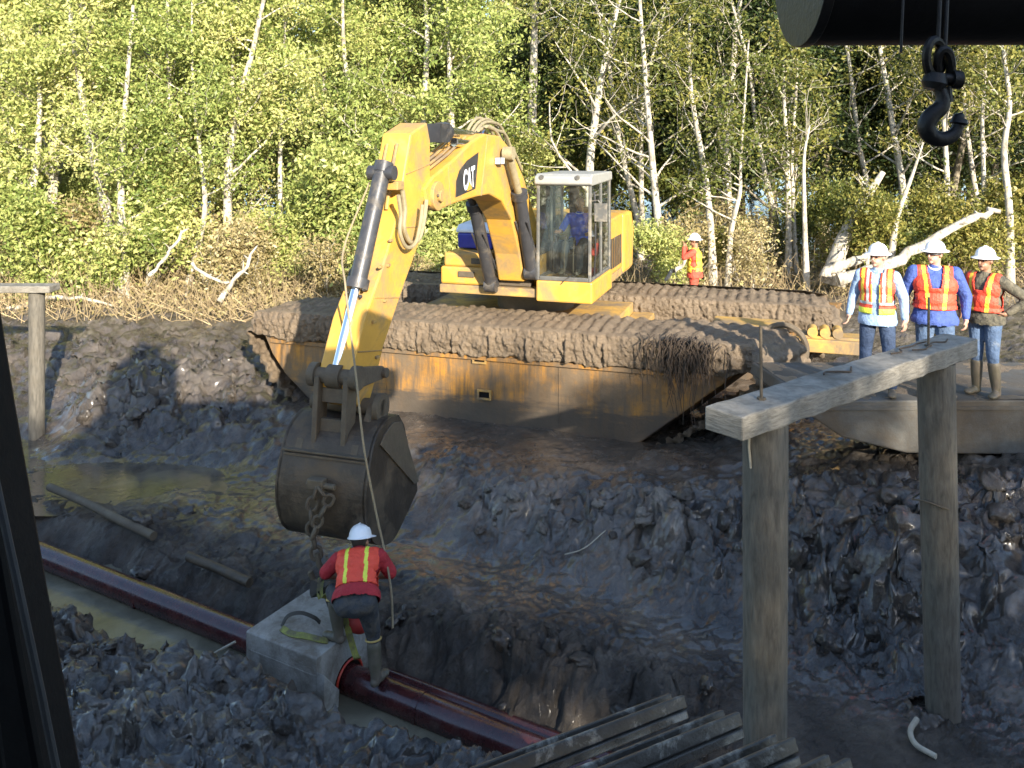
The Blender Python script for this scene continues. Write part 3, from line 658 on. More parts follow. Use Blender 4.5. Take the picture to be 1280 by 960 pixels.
# logo patch and letters
def bside(px, py, off): x, z = UB(px, py, BW); return U(x, BW+off, z)
lg = [(598, 190), (594, 236), (569, 247), (570, 226), (574, 213), (583, 201)]
mb = MB(); mb.add([bside(p[0], p[1], .004) for p in lg], [tuple(range(len(lg)))]); lgo = build('logo_patch', mb, 'black_paint', boom)
def text_mesh(txt, fnm=None):
    cu = bpy.data.curves.new('t', 'FONT'); cu.body = txt; cu.size = 1; cu.offset = .035; o = bpy.data.objects.new('t', cu); COL.objects.link(o)
    bpy.context.view_layer.update(); me = bpy.data.meshes.new_from_object(o.evaluated_get(bpy.context.evaluated_depsgraph_get()))
    bpy.data.objects.remove(o); return me
me = text_mesh('CAT'); xs = [v.co.x for v in me.vertices]; ys = [v.co.y for v in me.vertices]
lx, hx, ly, hy = min(xs), max(xs), min(ys), max(ys)
q00, q10, q01, q11 = (579, 239), (593, 233), (578.5, 213), (593, 206)
for v in me.vertices:
    u = (v.co.x-lx)/(hx-lx); t = (v.co.y-ly)/(hy-ly)
    px = (q00[0]*(1-u)+q10[0]*u)*(1-t)+(q01[0]*(1-u)+q11[0]*u)*t; py = (q00[1]*(1-u)+q10[1]*u)*(1-t)+(q01[1]*(1-u)+q11[1]*u)*t
    v.co = bside(px, py, .008)
link('letters', me, 'white_plastic', lgo)
mb = MB(); mb.add([bside(*p, .012) for p in ((582.5, 239), (589.5, 236), (586, 226))], [(0, 1, 2)]); build('logo_triangle', mb, 'yellow_paint', lgo)
# lamp on the boom side
x, z = UB(621, 201, BW); mb = MB(); mb.box((x-.09, BW, z-.06), (x+.09, BW+.09, z+.06), U); lp = build('work_lamp', mb, 'cab_frame', boom, bevel=.02)
mb = MB(); mb.box((x-.07, BW+.092, z-.045), (x+.07, BW+.1, z+.045), U); mb.box((x+.092, BW+.01, z-.045), (x+.1, BW+.08, z+.045), U); build('lens', mb, 'white_plastic', lp)
# hoses arching over the boom top
for i, (a, b_, h) in enumerate((((574, 190), (612, 150), .0), ((583, 178), (622, 154), .03), ((592, 168), (630, 160), .05), ((598, 163), (636, 172), .07), ((608, 158), (646, 190), .04))):
    y = -.16+.09*i
    A_ = UP(*a, y); C_ = UP(b_[0]+6, b_[1]+22, y); B_ = UP((a[0]+b_[0])/2+4, b_[1]-2-i*.5, y)
    q = [A_, A_.lerp(B_, .5)+Vector((0, 0, .1)), B_+Vector((0, 0, h)), B_.lerp(C_, .5)+Vector((0, 0, .1+h)), C_]
    mb = MB(); mb.tube(catmull(q, 6), .026, 8); build('hydraulic_hose', mb, 'hose', boom, True)
# pipe running down the boom's outer side
for k, yy in enumerate((.03, .09)):
    q = [UP(637, 200, BW+yy), UP(644, 225, BW+yy), UP(652, 255, BW+yy), UP(657, 285, BW+yy)]
    mb = MB(); mb.tube(catmull(q, 5), .025, 8); build('oil_line', mb, 'yellow_dirty', boom, True)
# boom cylinders
for side, top, mid, bot in ((1, (636, 192), (650, 248), (664, 340)), (-1, (584, 236), (594, 262), (614, 356))):
    y = side*.36
    x0, z0 = UB(*top, y); x1, z1 = UB(*mid, y); x2, z2 = UB(*bot, y)
    mb = MB(); mb.cyl(U(x1, y, z1), U(x2, y, z2), .105, n=24); mb.cyl(U(x1, y, z1), U(x1+.09*(x1-x2), y, z1+.09*(z1-z2)), .135, n=24)
    mb.cyl(U(x2, y-.1, z2), U(x2, y+.1, z2), .13, n=20); cy = build('boom_cylinder', mb, 'cyl_dark', exc, True)
    mb = MB(); mb.cyl(U(x0, y, z0), U(x1, y, z1), .06, n=18); mb.cyl(U(x0, y-.08, z0), U(x0, y+.08, z0), .11, n=20); build('rod', mb, 'hose' if side > 0 else 'cyl_dark', cy, True)
    for dd in (-.1, .1):
        mb = MB(); mb.tube([U(x2+.05, y+dd, z2+.3), U(x2*.3+x1*.7+.12, y+dd, z2*.3+z1*.7)], .018, 7); build('oil_line', mb, 'cyl_dark', cy, True)
# stick cylinder on top
xa, za = UB(600, 172, 0); xb, zb = UB(548, 166, 0); xm, zm = UB(556, 165, 0)
mb = MB(); mb.cyl(U(xm, 0, zm), U(xb, 0, zb), .14, n=24); mb.box((xb-.1, -.13, zb-.13), (xb+.25, .13, zb+.12), U); sc_ = build('stick_cylinder', mb, 'black_paint', exc, True)
mb = MB(); mb.cyl(U(xa, 0, za), U(xm, 0, zm), .085, n=24); mb.cyl(U(xa, -.1, za), U(xa, .1, za), .13, n=20); build('rod', mb, 'chrome', sc_, True)
mb = MB(); mb.cyl(U(xa, .14, za-.14), U(xm, .14, zm-.14), .06, n=16); build('oil_line', mb, 'chrome', sc_, True)

# stick ----------------------------------------------------------------------------
SW = .19
sp = uvp([(514, 167), (534, 153), (538, 176), (538, 240), (531, 285), (520, 315), (500, 372), (480, 432), (471, 470), (463, 500), (452, 510), (440, 503), (438, 470), (455, 400), (480, 330), (500, 260), (506, 215)], SW)
mb = MB(); mb.prism(sp, lambda u, v, t: U(u, t, v), -SW, SW); stick = build('stick', mb, 'yellow_paint', exc, bevel=.02)
mb = MB(); fr = uvp([(512, 180), (505, 216), (499, 262), (480, 328)], SW)
for y in (-.09, .04): mb.tube([U(u+.03, y, v) for u, v in fr[:3]], .022, 8)
build('stiffener', mb, 'yellow_dirty', stick, True)
mb = MB()
for px, py in ((487, 300), (484, 331), (474, 333), (480, 375), (466, 402), (470, 446)):
    x, z = UB(px, py, SW); mb.box((x-.035, SW-.002, z-.02), (x+.03, SW+.03, z+.012), U)
build('lug', mb, 'yellow_dirty', stick, bevel=.005)
hz = [(503, 238), (506, 262), (505, 285), (513, 303), (524, 298), (530, 275), (533, 250)]
for k, (dd, r_) in enumerate(((.05, .028), (.11, .024))):
    mb = MB(); mb.tube(catmull([UP(px-k*5, py+k*6, SW+dd) for px, py in hz], 5), r_, 8); build('hydraulic_hose', mb, 'hose', stick, True)
x, z = UB(494, 232, SW); mb = MB(); mb.box((x-.12, -.02, z-.05), (x+.06, SW+.06, z+.05), U); build('cylinder_bracket', mb, 'yellow_dirty', stick, bevel=.012)
mb = MB()
for ps in ([(507, 218), (537, 205)], [(494, 285), (531, 283)], [(468, 372), (499, 372)], [(447, 440), (477, 438)]):
    mb.tube([U(UB(px, py, SW)[0], SW+.003, UB(px, py, SW)[1]) for px, py in ps], .007, 6)
build('weld_seam', mb, 'yellow_dirty', stick, True)
# bucket cylinder
def BP(px, py, y, fx): x, z = UB(px, py, y); return U(x+fx, y, z)
y = .0
A_ = UP(478, 218, y); B_ = UP(446, 352, y); C_ = UP(418, 468, y)
# straight line in local frame, kept in front of the stick
xa, za = UB(482, 216, .10); xc, zc = UB(418, 470, -.02); xb = xa+(xc-xa)*.545; zb = za+(zc-za)*.545
xa += .05
mb = MB(); mb.cyl(U(xa, .08, za), U(xb, .03, zb), .098, n=26); mb.cyl(U(xb-.0, .03, zb), U(xb+(xb-xa)*.09, .025, zb+(zb-za)*.09), .128, n=26)
mb.cyl(U(xa, .08, za), U(xa-(xb-xa)*.1, .085, za-(zb-za)*.1), .11, n=20)
mb.cyl(U(xa, -.08, za+.0), U(xa, .24, za), .085, n=18)
bc = build('bucket_cylinder', mb, 'cyl_dark', exc, True)
for i in range(7):
    mb = MB(); t = i/7*2*math.pi; x = xb+(xb-xa)*.09; z = zb+(zb-za)*.09
    mb.sph(U(x+.02, .025+.1*math.cos(t), z+.1*math.sin(t)), .022, 6, 5); build('bolt', mb, 'black_paint', bc, True)
mb = MB(); mb.cyl(U(xb, .03, zb), U(xc, -.02, zc), .052, n=22); build('rod', mb, 'chrome', bc, True)
mb = MB(); q = [UP(469, 232, -.12), UP(462, 246, -.22), UP(459, 280, -.26), UP(448, 318, -.24), UP(437, 346, -.18), UP(440, 352, -.1)]
mb.tube(catmull(q, 5), .022, 8); build('hydraulic_hose', mb, 'black_paint', bc, True)
# linkage
xt, zt = xc, zc
xs, zs = UB(471, 465, SW)
mb = MB()
mb.cyl(U(xt, -.27, zt), U(xt, .27, zt), .085, n=22)
for y in (-.27, .22): mb.cyl(U(xt, y-.02, zt), U(xt, y+.06, zt), .125, n=22)
mb.cyl(U(xt, -.08, zt), U(xt, .08, zt), .12, n=22)
lk = build('link_pin', mb, 'muddy_steel', exc, True)
for s_ in (-1, 1):
    mb = MB(); y0, y1 = (s_*.24-.03, s_*.24+.03)
    dx, dz = xs-xt, zs-zt; l = math.hypot(dx, dz); nx, nz = -dz/l, dx/l
    mb.prism([(xt+nx*.11, zt+nz*.11), (xs+nx*.07, zs+nz*.07), (xs+dx/l*.07, zs+dz/l*.07), (xs-nx*.07, zs-nz*.07), (xt-nx*.11, zt-nz*.11), (xt-dx/l*.1, zt-dz/l*.1)], lambda u, v, t: U(u, t, v), y0, y1)
    mb.cyl(U(xs, y0-.03, zs), U(xs, y1+.05, zs), .055, n=16)
    build('idler_link', mb, 'muddy_steel', exc, bevel=.01)
xh, zh = UB(415, 562, 0)
mb = MB(); d = Vector((xh-xt, zh-zt)).normalized(); nrm = Vector((-d.y, d.x))
for s_ in (-1, 1):
    y0 = s_*.17-.03; w0, w1 = .11, .1
    mb.prism([(xt+nrm.x*w0, zt+nrm.y*w0), (xh+nrm.x*w1, zh+nrm.y*w1), (xh-nrm.x*w1, zh-nrm.y*w1), (xt-nrm.x*w0, zt-nrm.y*w0)], lambda u, v, t: U(u, t, v), y0, y0+.06)
for t0, t1 in ((.16, .36), (.58, .8)):     # webs above and below the lightening hole
    a_ = Vector((xt, zt)).lerp(Vector((xh, zh)), t0); b_ = Vector((xt, zt)).lerp(Vector((xh, zh)), t1)
    mb.prism([(a_.x+.03, a_.y), (b_.x+.03, b_.y), (b_.x-.03, b_.y), (a_.x-.03, a_.y)], lambda u, v, t: U(u, t, v), -.14, .14)
mb.cyl(U(xh, -.36, zh), U(xh, .36, zh), .095, n=22); pl = build('power_link', mb, 'muddy_steel', exc, bevel=.01)
mb = MB()
for y in (-.1, .1): mb.sph(U(xh+.09, y, zh+.01), .03, 8, 6)
build('grease_cap', mb, 'black_paint', pl, True)
# bucket -----------------------------------------------------------------------------
HB = .50; xp, zp = UB(461, 508, .25)
prof = [(6.98, 2.50), (7.25, 2.53), (7.5, 2.42), (7.64, 2.18), (7.72, 1.92), (7.70, 1.66), (7.58, 1.42), (7.36, 1.27), (7.1, 1.22), (6.8, 1.34), (6.5, 1.5)]
def spl(p, n=5): return catmull([Vector((a, b, 0)) for a, b in p], n)
pr = [(v.x, v.y) for v in spl(prof, 5)]
mb = MB(); k = len(pr); th = .035; cen = (7.05, 1.9)
inn = []
for (a, b_) in pr:
    dx, dz = cen[0]-a, cen[1]-b_; l = math.hypot(dx, dz); inn.append((a+dx/l*th, b_+dz/l*th))
for i in range(k-1):
    vs_ = [U(pr[i][0], -HB, pr[i][1]), U(pr[i][0], HB, pr[i][1]), U(pr[i+1][0], HB, pr[i+1][1]), U(pr[i+1][0], -HB, pr[i+1][1]),
          U(inn[i][0], -HB, inn[i][1]), U(inn[i][0], HB, inn[i][1]), U(inn[i+1][0], HB, inn[i+1][1]), U(inn[i+1][0], -HB, inn[i+1][1])]
    mb.add(vs_, [(0, 1, 2, 3), (7, 6, 5, 4)])
bk = build('bucket', mb, 'bucket_steel', exc, True)
for s_ in (-1, 1):
    y0 = s_*HB-(.02 if s_ > 0 else .02); sd = pr+[(6.52, 1.62), (6.68, 1.95), (6.85, 2.35)]
    mb = MB(); mb.prism(sd, lambda u, v, t: U(u, t, v), y0, y0+.04); build('side_plate', mb, 'bucket_steel', bk)
    mb = MB(); y1 = y0+.04 if s_ > 0 else y0-.02
    mb.prism([(7.36, 2.40), (7.44, 2.33), (6.62, 1.62), (6.50, 1.60), (6.72, 2.0), (6.95, 2.42), (7.15, 2.47)], lambda u, v, t: U(u, t, v), y1, y1+.02)
    build('wear_plate', mb, 'muddy_steel', bk, bevel=.006)
mb = MB(); mb.box((7.42, -HB+.02, 2.245), (7.66, HB-.02, 2.265), U)
mb.box((7.62, -HB+.03, 2.20), (7.655, HB-.03, 2.225), U); build('weld_seam', mb, 'muddy_steel', bk, bevel=.004)
for y in (-.36, .28):
    mb = MB(); mb.prism([(xh+.13, zh+.02), (xh+.08, zh+.11), (xh-.05, zh+.13), (xp, zp+.14), (xp-.14, zp), (xp-.2, zp-.2), (7.0, 2.42), (7.45, 2.35), (7.66, 2.12), (xh+.16, zh-.1)], lambda u, v, t: U(u, t, v), y, y+.075)
    build('hinge_ear', mb, 'muddy_steel', bk, bevel=.012)
mb = MB(); mb.cyl(U(xp, -.42, zp), U(xp, .42, zp), .085, n=20)
mb.cyl(U(xp, .36, zp), U(xp, .42, zp), .15, n=24); build('bucket_pin', mb, 'muddy_steel', exc, True)
for i in range(5):
    y = -HB+.06+i*(2*HB-.12)/4
    mb = MB(); mb.hexa([U(6.62, y-.05, 1.42), U(6.62, y+.05, 1.42), U(6.32, y+.02, 1.60), U(6.28, y-.02, 1.60), U(6.58, y-.05, 1.52), U(6.58, y+.05, 1.52), U(6.27, y+.02, 1.62), U(6.27, y-.02, 1.62)]); build('tooth', mb, 'muddy_steel', bk, bevel=.005)

# lifting chain on the bucket back, hook and sling ---------------------------------------
def chain(parent, pts, ll, r, mat, name='chain_link'):
    P_ = [Vector(p) for p in pts]; seg = [(P_[i+1]-P_[i]).length for i in range(len(P_)-1)]; tot = sum(seg); n = int(tot/(ll*.72))
    for i in range(n):
        s0 = (i+.5)/n*tot; j = 0
        while s0 > seg[j] and j < len(seg)-1: s0 -= seg[j]; j += 1
        d = (P_[j+1]-P_[j]).normalized(); c = P_[j]+d*s0; a = d.orthogonal().normalized(); b = d.cross(a)
        w_ = (a*math.cos(.6)+b*math.sin(.6)) if i % 2 else (a*math.cos(.6+math.pi/2)+b*math.sin(.6+math.pi/2))
        q = []
        for k in range(12):
            t = 2*math.pi*k/12; q.append(c+d*(ll/2-r)*(math.copysign(abs(math.cos(t))**.6, math.cos(t)))+w_*(ll*.30)*math.sin(t))
        mb = MB(); q.append(q[0]); mb.tube(q, r, 7, cap=False); build(name, mb, mat, parent, True)
x1, z1 = UB(415, 600, .0)
ch = empty('lifting_chain', (U(7.85, 0, 2.0)), 'grey steel lifting chain hanging against the back of the yellow excavator bucket', 'chain')
c0 = U(7.80, .02, 2.0); c1 = U(7.84, -.03, 1.75); c2 = U(7.82, -.02, 1.5); c3 = U(7.80, .02, 1.26)
chain(ch, [c0, c1, c2, c3], .17, .020, 'muddy_steel')
chain(ch, [c0+Vector((.02, -.03, 0)), c0+Vector((.13, -.06, -.12)), c1+Vector((.09, -.05, -.05)), c1+Vector((.02, -.05, -.25))], .15, .018, 'muddy_steel')
mb = MB(); mb.box((7.74, -.08, 1.96), (7.84, .1, 2.06), U); mb.cyl(U(7.8, -.1, 2.0), U(7.8, .22, 2.0), .03); build('shackle', mb, 'muddy_steel', ch, True, bevel=.01)
hk = [c3+Vector((0, 0, .06)), c3+Vector((.02, -.01, -.04)), c3+Vector((.06, -.01, -.12)), c3+Vector((.04, -.01, -.2)), c3+Vector((-.03, -.01, -.2)), c3+Vector((-.07, -.01, -.12))]
mb = MB(); mb.tube(catmull(hk, 5), [.03]*26, 10) if False else mb.tube(catmull(hk, 5), .028, 10); build('hook', mb, 'muddy_steel', ch, True)
# ------------------------------------------------------------------ pipe, block, sling
pipe = empty('coated_pipeline', (PA.x, PA.y, .19), 'long glossy dark red-brown pipe lying in the muddy water of the trench', 'pipe')
PR = .142
a0 = along_pt(-2.3, 0, .12); a1 = along_pt(11.3, 0, .16)
mb = MB(); mb.tube([a0.lerp(a1, i/24) for i in range(25)], PR, 40); build('pipe_shell', mb, 'pipe_coating', pipe, True)
for a in (.95, 4.9, 8.9):
    mb = MB(); c = along_pt(a, 0, .13); mb.tube([c, c+Vector((PD.x, PD.y, 0))*.05], PR+.006, 40); build('joint_band', mb, 'red_liner' if False else 'pipe_coating', pipe, True)
mb = MB(); b0 = along_pt(-2.3, .27, .09); b1 = along_pt(1.55, .245, .10)
mb.tube([b0.lerp(b1, i/10) for i in range(11)], .085, 26)
tag(build('conduit', mb, 'pipe_coating', None, True, loc=b0), 'thinner red-brown pipe lying along the far side of the big pipe', 'pipe')
# saddle weight : arch cast over the pipe
BA, BL, BWd, BT = 1.84, .92, .46, .58          # near end (along), length, half width, top
def BLK(u, v, t): return along_pt(BA+t, u, v)
arch = [(-BWd, .02), (-BWd, BT-.012), (-BWd+.012, BT), (BWd-.012, BT), (BWd, BT-.012), (BWd, -.05), (.30, -.1)]
arch += [(.205*math.cos(t), .13+.205*math.sin(t)) for t in np.linspace(-.1, math.pi+.1, 15)]+[(-.30, -.1)]
block = empty('concrete_weight', along_pt(BA+.5, 0, 0), 'pale grey concrete saddle block set over the dark pipe', 'concrete block')
mb = MB(); mb.prism(arch, BLK, 0, BL); build('saddle', mb, 'concrete', block, bevel=.012)
mb = MB(); mb.prism([(-BWd-.01, .02), (-BWd+.22, -.12), (-.26, .06), (-.25, .2), (-BWd-.004, .46)], BLK, -.10, -.0015); build('leg_foot', mb, 'concrete', block, bevel=.01)
mb = MB(); mb.tube([along_pt(BA-.012, .19*math.cos(t), .13+.19*math.sin(t)) for t in np.linspace(.0, math.pi+.3, 20)], .012, 7); build('liner_edge', mb, 'red_liner', block, True)
mb = MB(); mb.box((-BWd-.006, .40, 0.02), (-BWd-.001, .415, BL-.02), lambda u, v, t: along_pt(BA+t, u, v)); build('form_line', mb, 'concrete', block)
def ribbon(name, pts, wv, w, th, mat, parent=None, loc=None):
    mb = MB(); pts = catmull(pts, 6); wv = Vector(wv).normalized(); n = len(pts)
    for i in range(n):
        d = (pts[min(i+1, n-1)]-pts[max(i-1, 0)]).normalized(); s_ = (wv-d*wv.dot(d)).normalized()*w/2; nn = d.cross(s_).normalized()*th/2
        mb.v += [tuple(pts[i]+s_+nn), tuple(pts[i]-s_+nn), tuple(pts[i]-s_-nn), tuple(pts[i]+s_-nn)]
    for i in range(n-1):
        for j in range(4): mb.f.append((i*4+j, i*4+(j+1) % 4, (i+1)*4+(j+1) % 4, (i+1)*4+j)); mb.m.append(0)
    mb.f += [(0, 1, 2, 3), tuple((n-1)*4+k for k in (3, 2, 1, 0))]; mb.m += [0, 0]
    return build(name, mb, mat, parent, True, loc)
hkp = c3+Vector((0, -.01, -.2))
sl = empty('lifting_sling', hkp, 'yellow and dark webbing sling hanging from the chain hook to the concrete block', 'sling')
t0 = BLK(.12, BT, .35)
ribbon('sling_leg', [hkp+Vector((0, 0, .02)), hkp+Vector((.0, -.08, -.1)), Vector((-1.86, 8.40, .95)), Vector((-1.72, 8.36, BT+.03))], (1, .3, 0), .10, .012, 'strap_dark', sl)
ribbon('sling_leg', [hkp+Vector((.04, 0, .02)), hkp+Vector((.06, -.1, -.12)), Vector((-1.72, 8.25, .95)), Vector((-1.52, 8.12, BT-.1)), Vector((-1.47, 8.02, .5))], (1, .2, 0), .06, .012, 'strap_green', sl)
sg = empty('slack_sling', BLK(-.1, BT, .6), 'slack yellow-green strap looped on top of the concrete block beside the boots', 'sling')
q = [(352, 783, .61), (360, 770, .70), (376, 766, .73), (393, 772, .68), (400, 778, .60)]
ribbon('strap_loop', [WZ(*p) for p in q], (0, .6, .8), .035, .01, 'strap_dark', sg)
q = [(352, 785, .61), (364, 792, .61), (382, 795, .63), (398, 799, .62), (410, 801, .595)]
ribbon('strap_end', [WZ(*p) for p in q], (0, .9, .4), .06, .01, 'strap_green', sg)
mb = MB(); mb.sph(Vector((-1.52, 8.27, BT+.11)), (.13, .10, .10), 12, 8, mat=Matrix.Rotation(.4, 3, 'Y')); mb.tube([Vector((-1.6, 8.25, BT+.12)), Vector((-1.55, 8.2, BT+.26)), Vector((-1.45, 8.22, BT+.14))], .012, 6)
tag(build('tool_bag', mb, 'orange_bag', None, True, loc=(-1.52, 8.27, BT)), 'red bag on the concrete block between the bent man\'s legs', 'bag')
# tag line from the stick to the rigger
q = [W(402, 236, 9.9), W(430, 310, 9.2), W(432, 360, 8.7), W(445, 470, 8.5), W(455, 560, 8.3), W(470, 640, 8.25), W(481, 690, 8.2), W(489, 740, 8.1), W(491, 785, 8.05)]
q[0] = UP(462, 228, -.1)
mb = MB(); mb.tube(catmull(q, 8), .011, 6); tag(build('tag_line', mb, 'rope', None, True, loc=q[-1]), 'thin tan rope hanging from the excavator arm past the bucket to the bent man', 'rope')

# ------------------------------------------------------------------ pile trestles
def wobble_pile(x, y, z0, z1, r0, r1, lean=(0, 0), seed=0):
    r_ = random.Random(seed); n = 30; k = 26; vs_ = []; fs = []
    for i in range(k+1):
        t = i/k; z = z0+(z1-z0)*t
        for j in range(n):
            a = 2*math.pi*j/n; rr = (r0+(r1-r0)*t)*(1+.018*math.sin(3*a+seed)+.012*math.sin(5*a+t*3)+.006*r_.uniform(-1, 1))
            vs_.append((x+lean[0]*(t-1)+rr*math.cos(a), y+lean[1]*(t-1)+rr*math.sin(a), z))
    for i in range(k):
        for j in range(n): fs.append((i*n+j, i*n+(j+1) % n, (i+1)*n+(j+1) % n, (i+1)*n+j))
    fs += [tuple(range(n-1, -1, -1)), tuple(range(k*n, (k+1)*n))]
    mb = MB(); mb.add(vs_, fs); return mb
bd = Vector((.78, .625, 0)).normalized(); bn = Vector((-bd.y, bd.x, 0)); bc0 = Vector((1.627, 5.6, 0))
tr = empty('pile_trestle', (1.627, 5.6, .4), 'two round timber piles joined by a heavy squared beam on top, at the right', 'trestle')
def TB(u, v, w_): return bc0+bd*u+bn*v+Vector((0, 0, w_))
pc1 = TB(.10, 0, 0); pc2 = TB(2.57, 0, 0)
build('pile', wobble_pile(pc1.x, pc1.y, -.5, 3.53, .135, .15, (0, 0), 1), 'pile_wood', tr, True)
build('pile', wobble_pile(pc2.x, pc2.y, -.5, 3.53, .135, .152, (-.09, 0), 4), 'pile_wood', tr, True)
mb = MB()
nb_ = 26
bm = bmesh.new()
for i in range(nb_+1):
    u = -.35+(3.05+.35)*i/nb_; o = .008*math.sin(i*1.7)+.006*math.sin(i*4.1)
    for v, z in ((-.15+o, 3.532), (.15+o, 3.532), (.15+o*.4, 3.685+.004*math.sin(i*2.3)), (-.15+o*.5, 3.685+.004*math.sin(i*1.3))): bm.verts.new(TB(u, v, z))
bm.verts.ensure_lookup_table()
for i in range(nb_):
    for j in range(4): bm.faces.new([bm.verts[i*4+j], bm.verts[i*4+(j+1) % 4], bm.verts[i*4+4+(j+1) % 4], bm.verts[i*4+4+j]])
bm.faces.new([bm.verts[k] for k in (3, 2, 1, 0)]); bm.faces.new([bm.verts[nb_*4+k] for k in range(4)])
bmesh.ops.recalc_face_normals(bm, faces=bm.faces); me = bpy.data.meshes.new('cap_beam'); bm.to_mesh(me); bm.free()
beam = link('cap_beam', me, 'beam_wood', tr, bevel=.012)
for u, h in ((.06, .50), (2.44, .42)):
    c = TB(u, 0, 3.60); mb = MB(); mb.cyl(c, c+Vector((0.005*(1 if u > 1 else -1), 0, h+.08)), .0105, n=10); mb.cyl(c+Vector((0, 0, .086)), c+Vector((0, 0, .10)), .03, n=6); build('threaded_rod', mb, 'muddy_steel', tr, True)
for u0, u1, v0 in ((.9, 1.25, .02), (1.9, 2.5, .04), (2.15, 2.75, -.03)):
    c = []; r_ = random.Random(int(u0*100)+5)
    for i in range(7): c.append(TB(u0+(u1-u0)*i/6, v0+r_.uniform(-.05, .05), 3.695+r_.uniform(0, .012)))
    mb = MB(); mb.tube(catmull(c, 4), .007, 6); build('mud_root', mb, 'root', tr, True)
mb = MB(); c = pc2-Vector((.026, 0, 0)); mb.tube([Vector((c.x+.156*math.cos(t), c.y+.156*math.sin(t), 2.35+.03*math.sin(t*2))) for t in np.linspace(0, 2*math.pi, 24)], .008, 6, cap=False); build('wire_band', mb, 'muddy_steel', tr, True)
for k in range(1):
    mb = MB(); a = 3.75+.25*k; r1_ = .152; mb.tube([Vector((pc1.x+r1_*math.cos(a), pc1.y+r1_*math.sin(a), 3.52)), Vector((pc1.x+(r1_+.012)*math.cos(a), pc1.y+(r1_+.012)*math.sin(a), 3.4)), Vector((pc1.x+r1_*.985*math.cos(a+.03), pc1.y+r1_*.985*math.sin(a+.03), 3.25-.1*k))], .009, 5); build('splinter', mb, 'log_pale', tr, True)
for pc_, lx_ in ((pc2, -.08), (pc1, 0)):
    cx_, cy_ = pc_.x+lx_, pc_.y; g_ = gz(cx_, cy_); tt_, pp_ = np.meshgrid(np.linspace(0, 2*np.pi, 60), np.linspace(0, 1, 12)); rr_ = .12+.16*pp_+.05*fbm(tt_*2.5, pp_*3, 4, 9); rr_[:, -1] = rr_[:, 0]
    zz_ = g_-.06+.11*(1-pp_)**1.5+.03*fbm(tt_*4, pp_*5, 4, 19)*(pp_ > .05); zz_[:, -1] = zz_[:, 0]
    link('mud_collar', gridmesh('mud_collar', cx_+rr_*np.cos(tt_), cy_+rr_*np.sin(tt_), zz_, {}), 'mud_gap_dark', tr)
t2 = empty('pile_trestle', (-8.26, 14.6, .2), 'smaller post and crossbeam standing in the mud at the left edge', 'trestle')
build('pile', wobble_pile(-8.26, 14.6, -.5, 2.84, .125, .13, (0, 0), 7), 'pile_wood', t2, True)
mb = MB(); mb.box((-10.4, 14.4, 2.842), (-7.93, 14.75, 2.96)); build('cap_beam', mb, 'beam_wood', t2, bevel=.015)

# ------------------------------------------------------------------ steel float used as platform
fl = empty('steel_float', (6, 10.6, 1.8), 'low grey steel float with a raked end that the three men stand on', 'platform')
mb = MB(); fp = [(3.42, 2.27), (3.46, 2.415), (10.5, 2.415), (10.5, 1.72), (4.6, 1.80), (3.85, 1.98)]
mb.prism(fp, lambda u, v, t: Vector((u-.10*(t-9.78), t, v)), 9.78, 11.5); build('hull', mb, 'steel_float', fl, bevel=.02)
mb = MB(); mb.box((3.5, 9.765, 2.30), (10.4, 9.778, 2.345)); mb.box((6.62, 9.76, 1.78), (6.64, 9.778, 2.3)); build('rub_rail', mb, 'steel_float', fl, bevel=.004)
gx, gy = np.meshgrid(np.linspace(0, 1, 200), np.linspace(0, 1, 60)); dx_ = 3.5+6.9*gx; dy_ = 9.80+1.66*gy
dz_ = 2.405+.030*np.clip(fbm(dx_*1.6, dy_*1.6, 6, 55)+.15, -.4, 1)+.01*lumps(dx_*1.3, dy_*1.3, 7)*.6
link('mud_layer', gridmesh('mud_layer', dx_-.10*(dy_-9.78), dy_, dz_, {}), 'caked_mud', fl)

# ------------------------------------------------------------------ own crane: door post, boom tube, hook, crawler shoes
cr = empty('crawler_crane', (0, -1.5, 1.9), 'dark crane the photo is taken from: door post at left, steel tube overhead, muddy crawler shoes below', 'crane')
cr['label'] = 'dark crane around the viewpoint, with door post, overhead tube and muddy crawler shoes'
def wpoly(pix, d): return [((px-640)/FPX*d, CZ-(py-HY)/FPX*d) for px, py in pix]
mb = MB(); mb.prism(wpoly([(-40, 120), (1, 368), (22, 500), (62, 730), (104, 960), (125, 1080), (70, 1080), (38, 830), (2, 600), (-60, 300)], .8), lambda u, v, t: Vector((u, t, v)), .74, .80)
dp = build('door_post', mb, 'tube_black', cr, bevel=.006)
mb = MB(); mb.tube([W(px, py, .735) for px, py in ((-6, 600), (20, 720), (50, 860), (74, 980))], .0035, 8); build('door_seal', mb, 'cab_inside', dp, True)
mb = MB(); mb.prism(wpoly([(-700, 50), (-50, 120), (2, 600), (38, 830), (70, 1080), (-700, 1200)], .9), lambda u, v, t: Vector((u, t, v)), .84, .90); build('dark_interior_panel', mb, 'tube_black', cr)  # black sheet standing in for the unlit inside of the machine
mb = MB()
TD = 2.6; tz = CZ+(HY-58)/FPX*TD; TR = .24; tl_ = (1004-640)/FPX*TD
mb.tube([Vector((tl_, TD+.0, tz+TR+.004)), Vector((tl_+1.5, TD+.06, tz+TR+.015))], TR, 48); 
tb_ = build('boom_tube', mb, 'tube_black', cr, True)
mb = MB(); mb.tube([Vector((tl_-.012, TD, tz+TR+.004)), Vector((tl_+.02, TD, tz+TR+.004))], TR+.006, 48); build('end_flange', mb, 'hook_steel', tb_, True, bevel=.003)
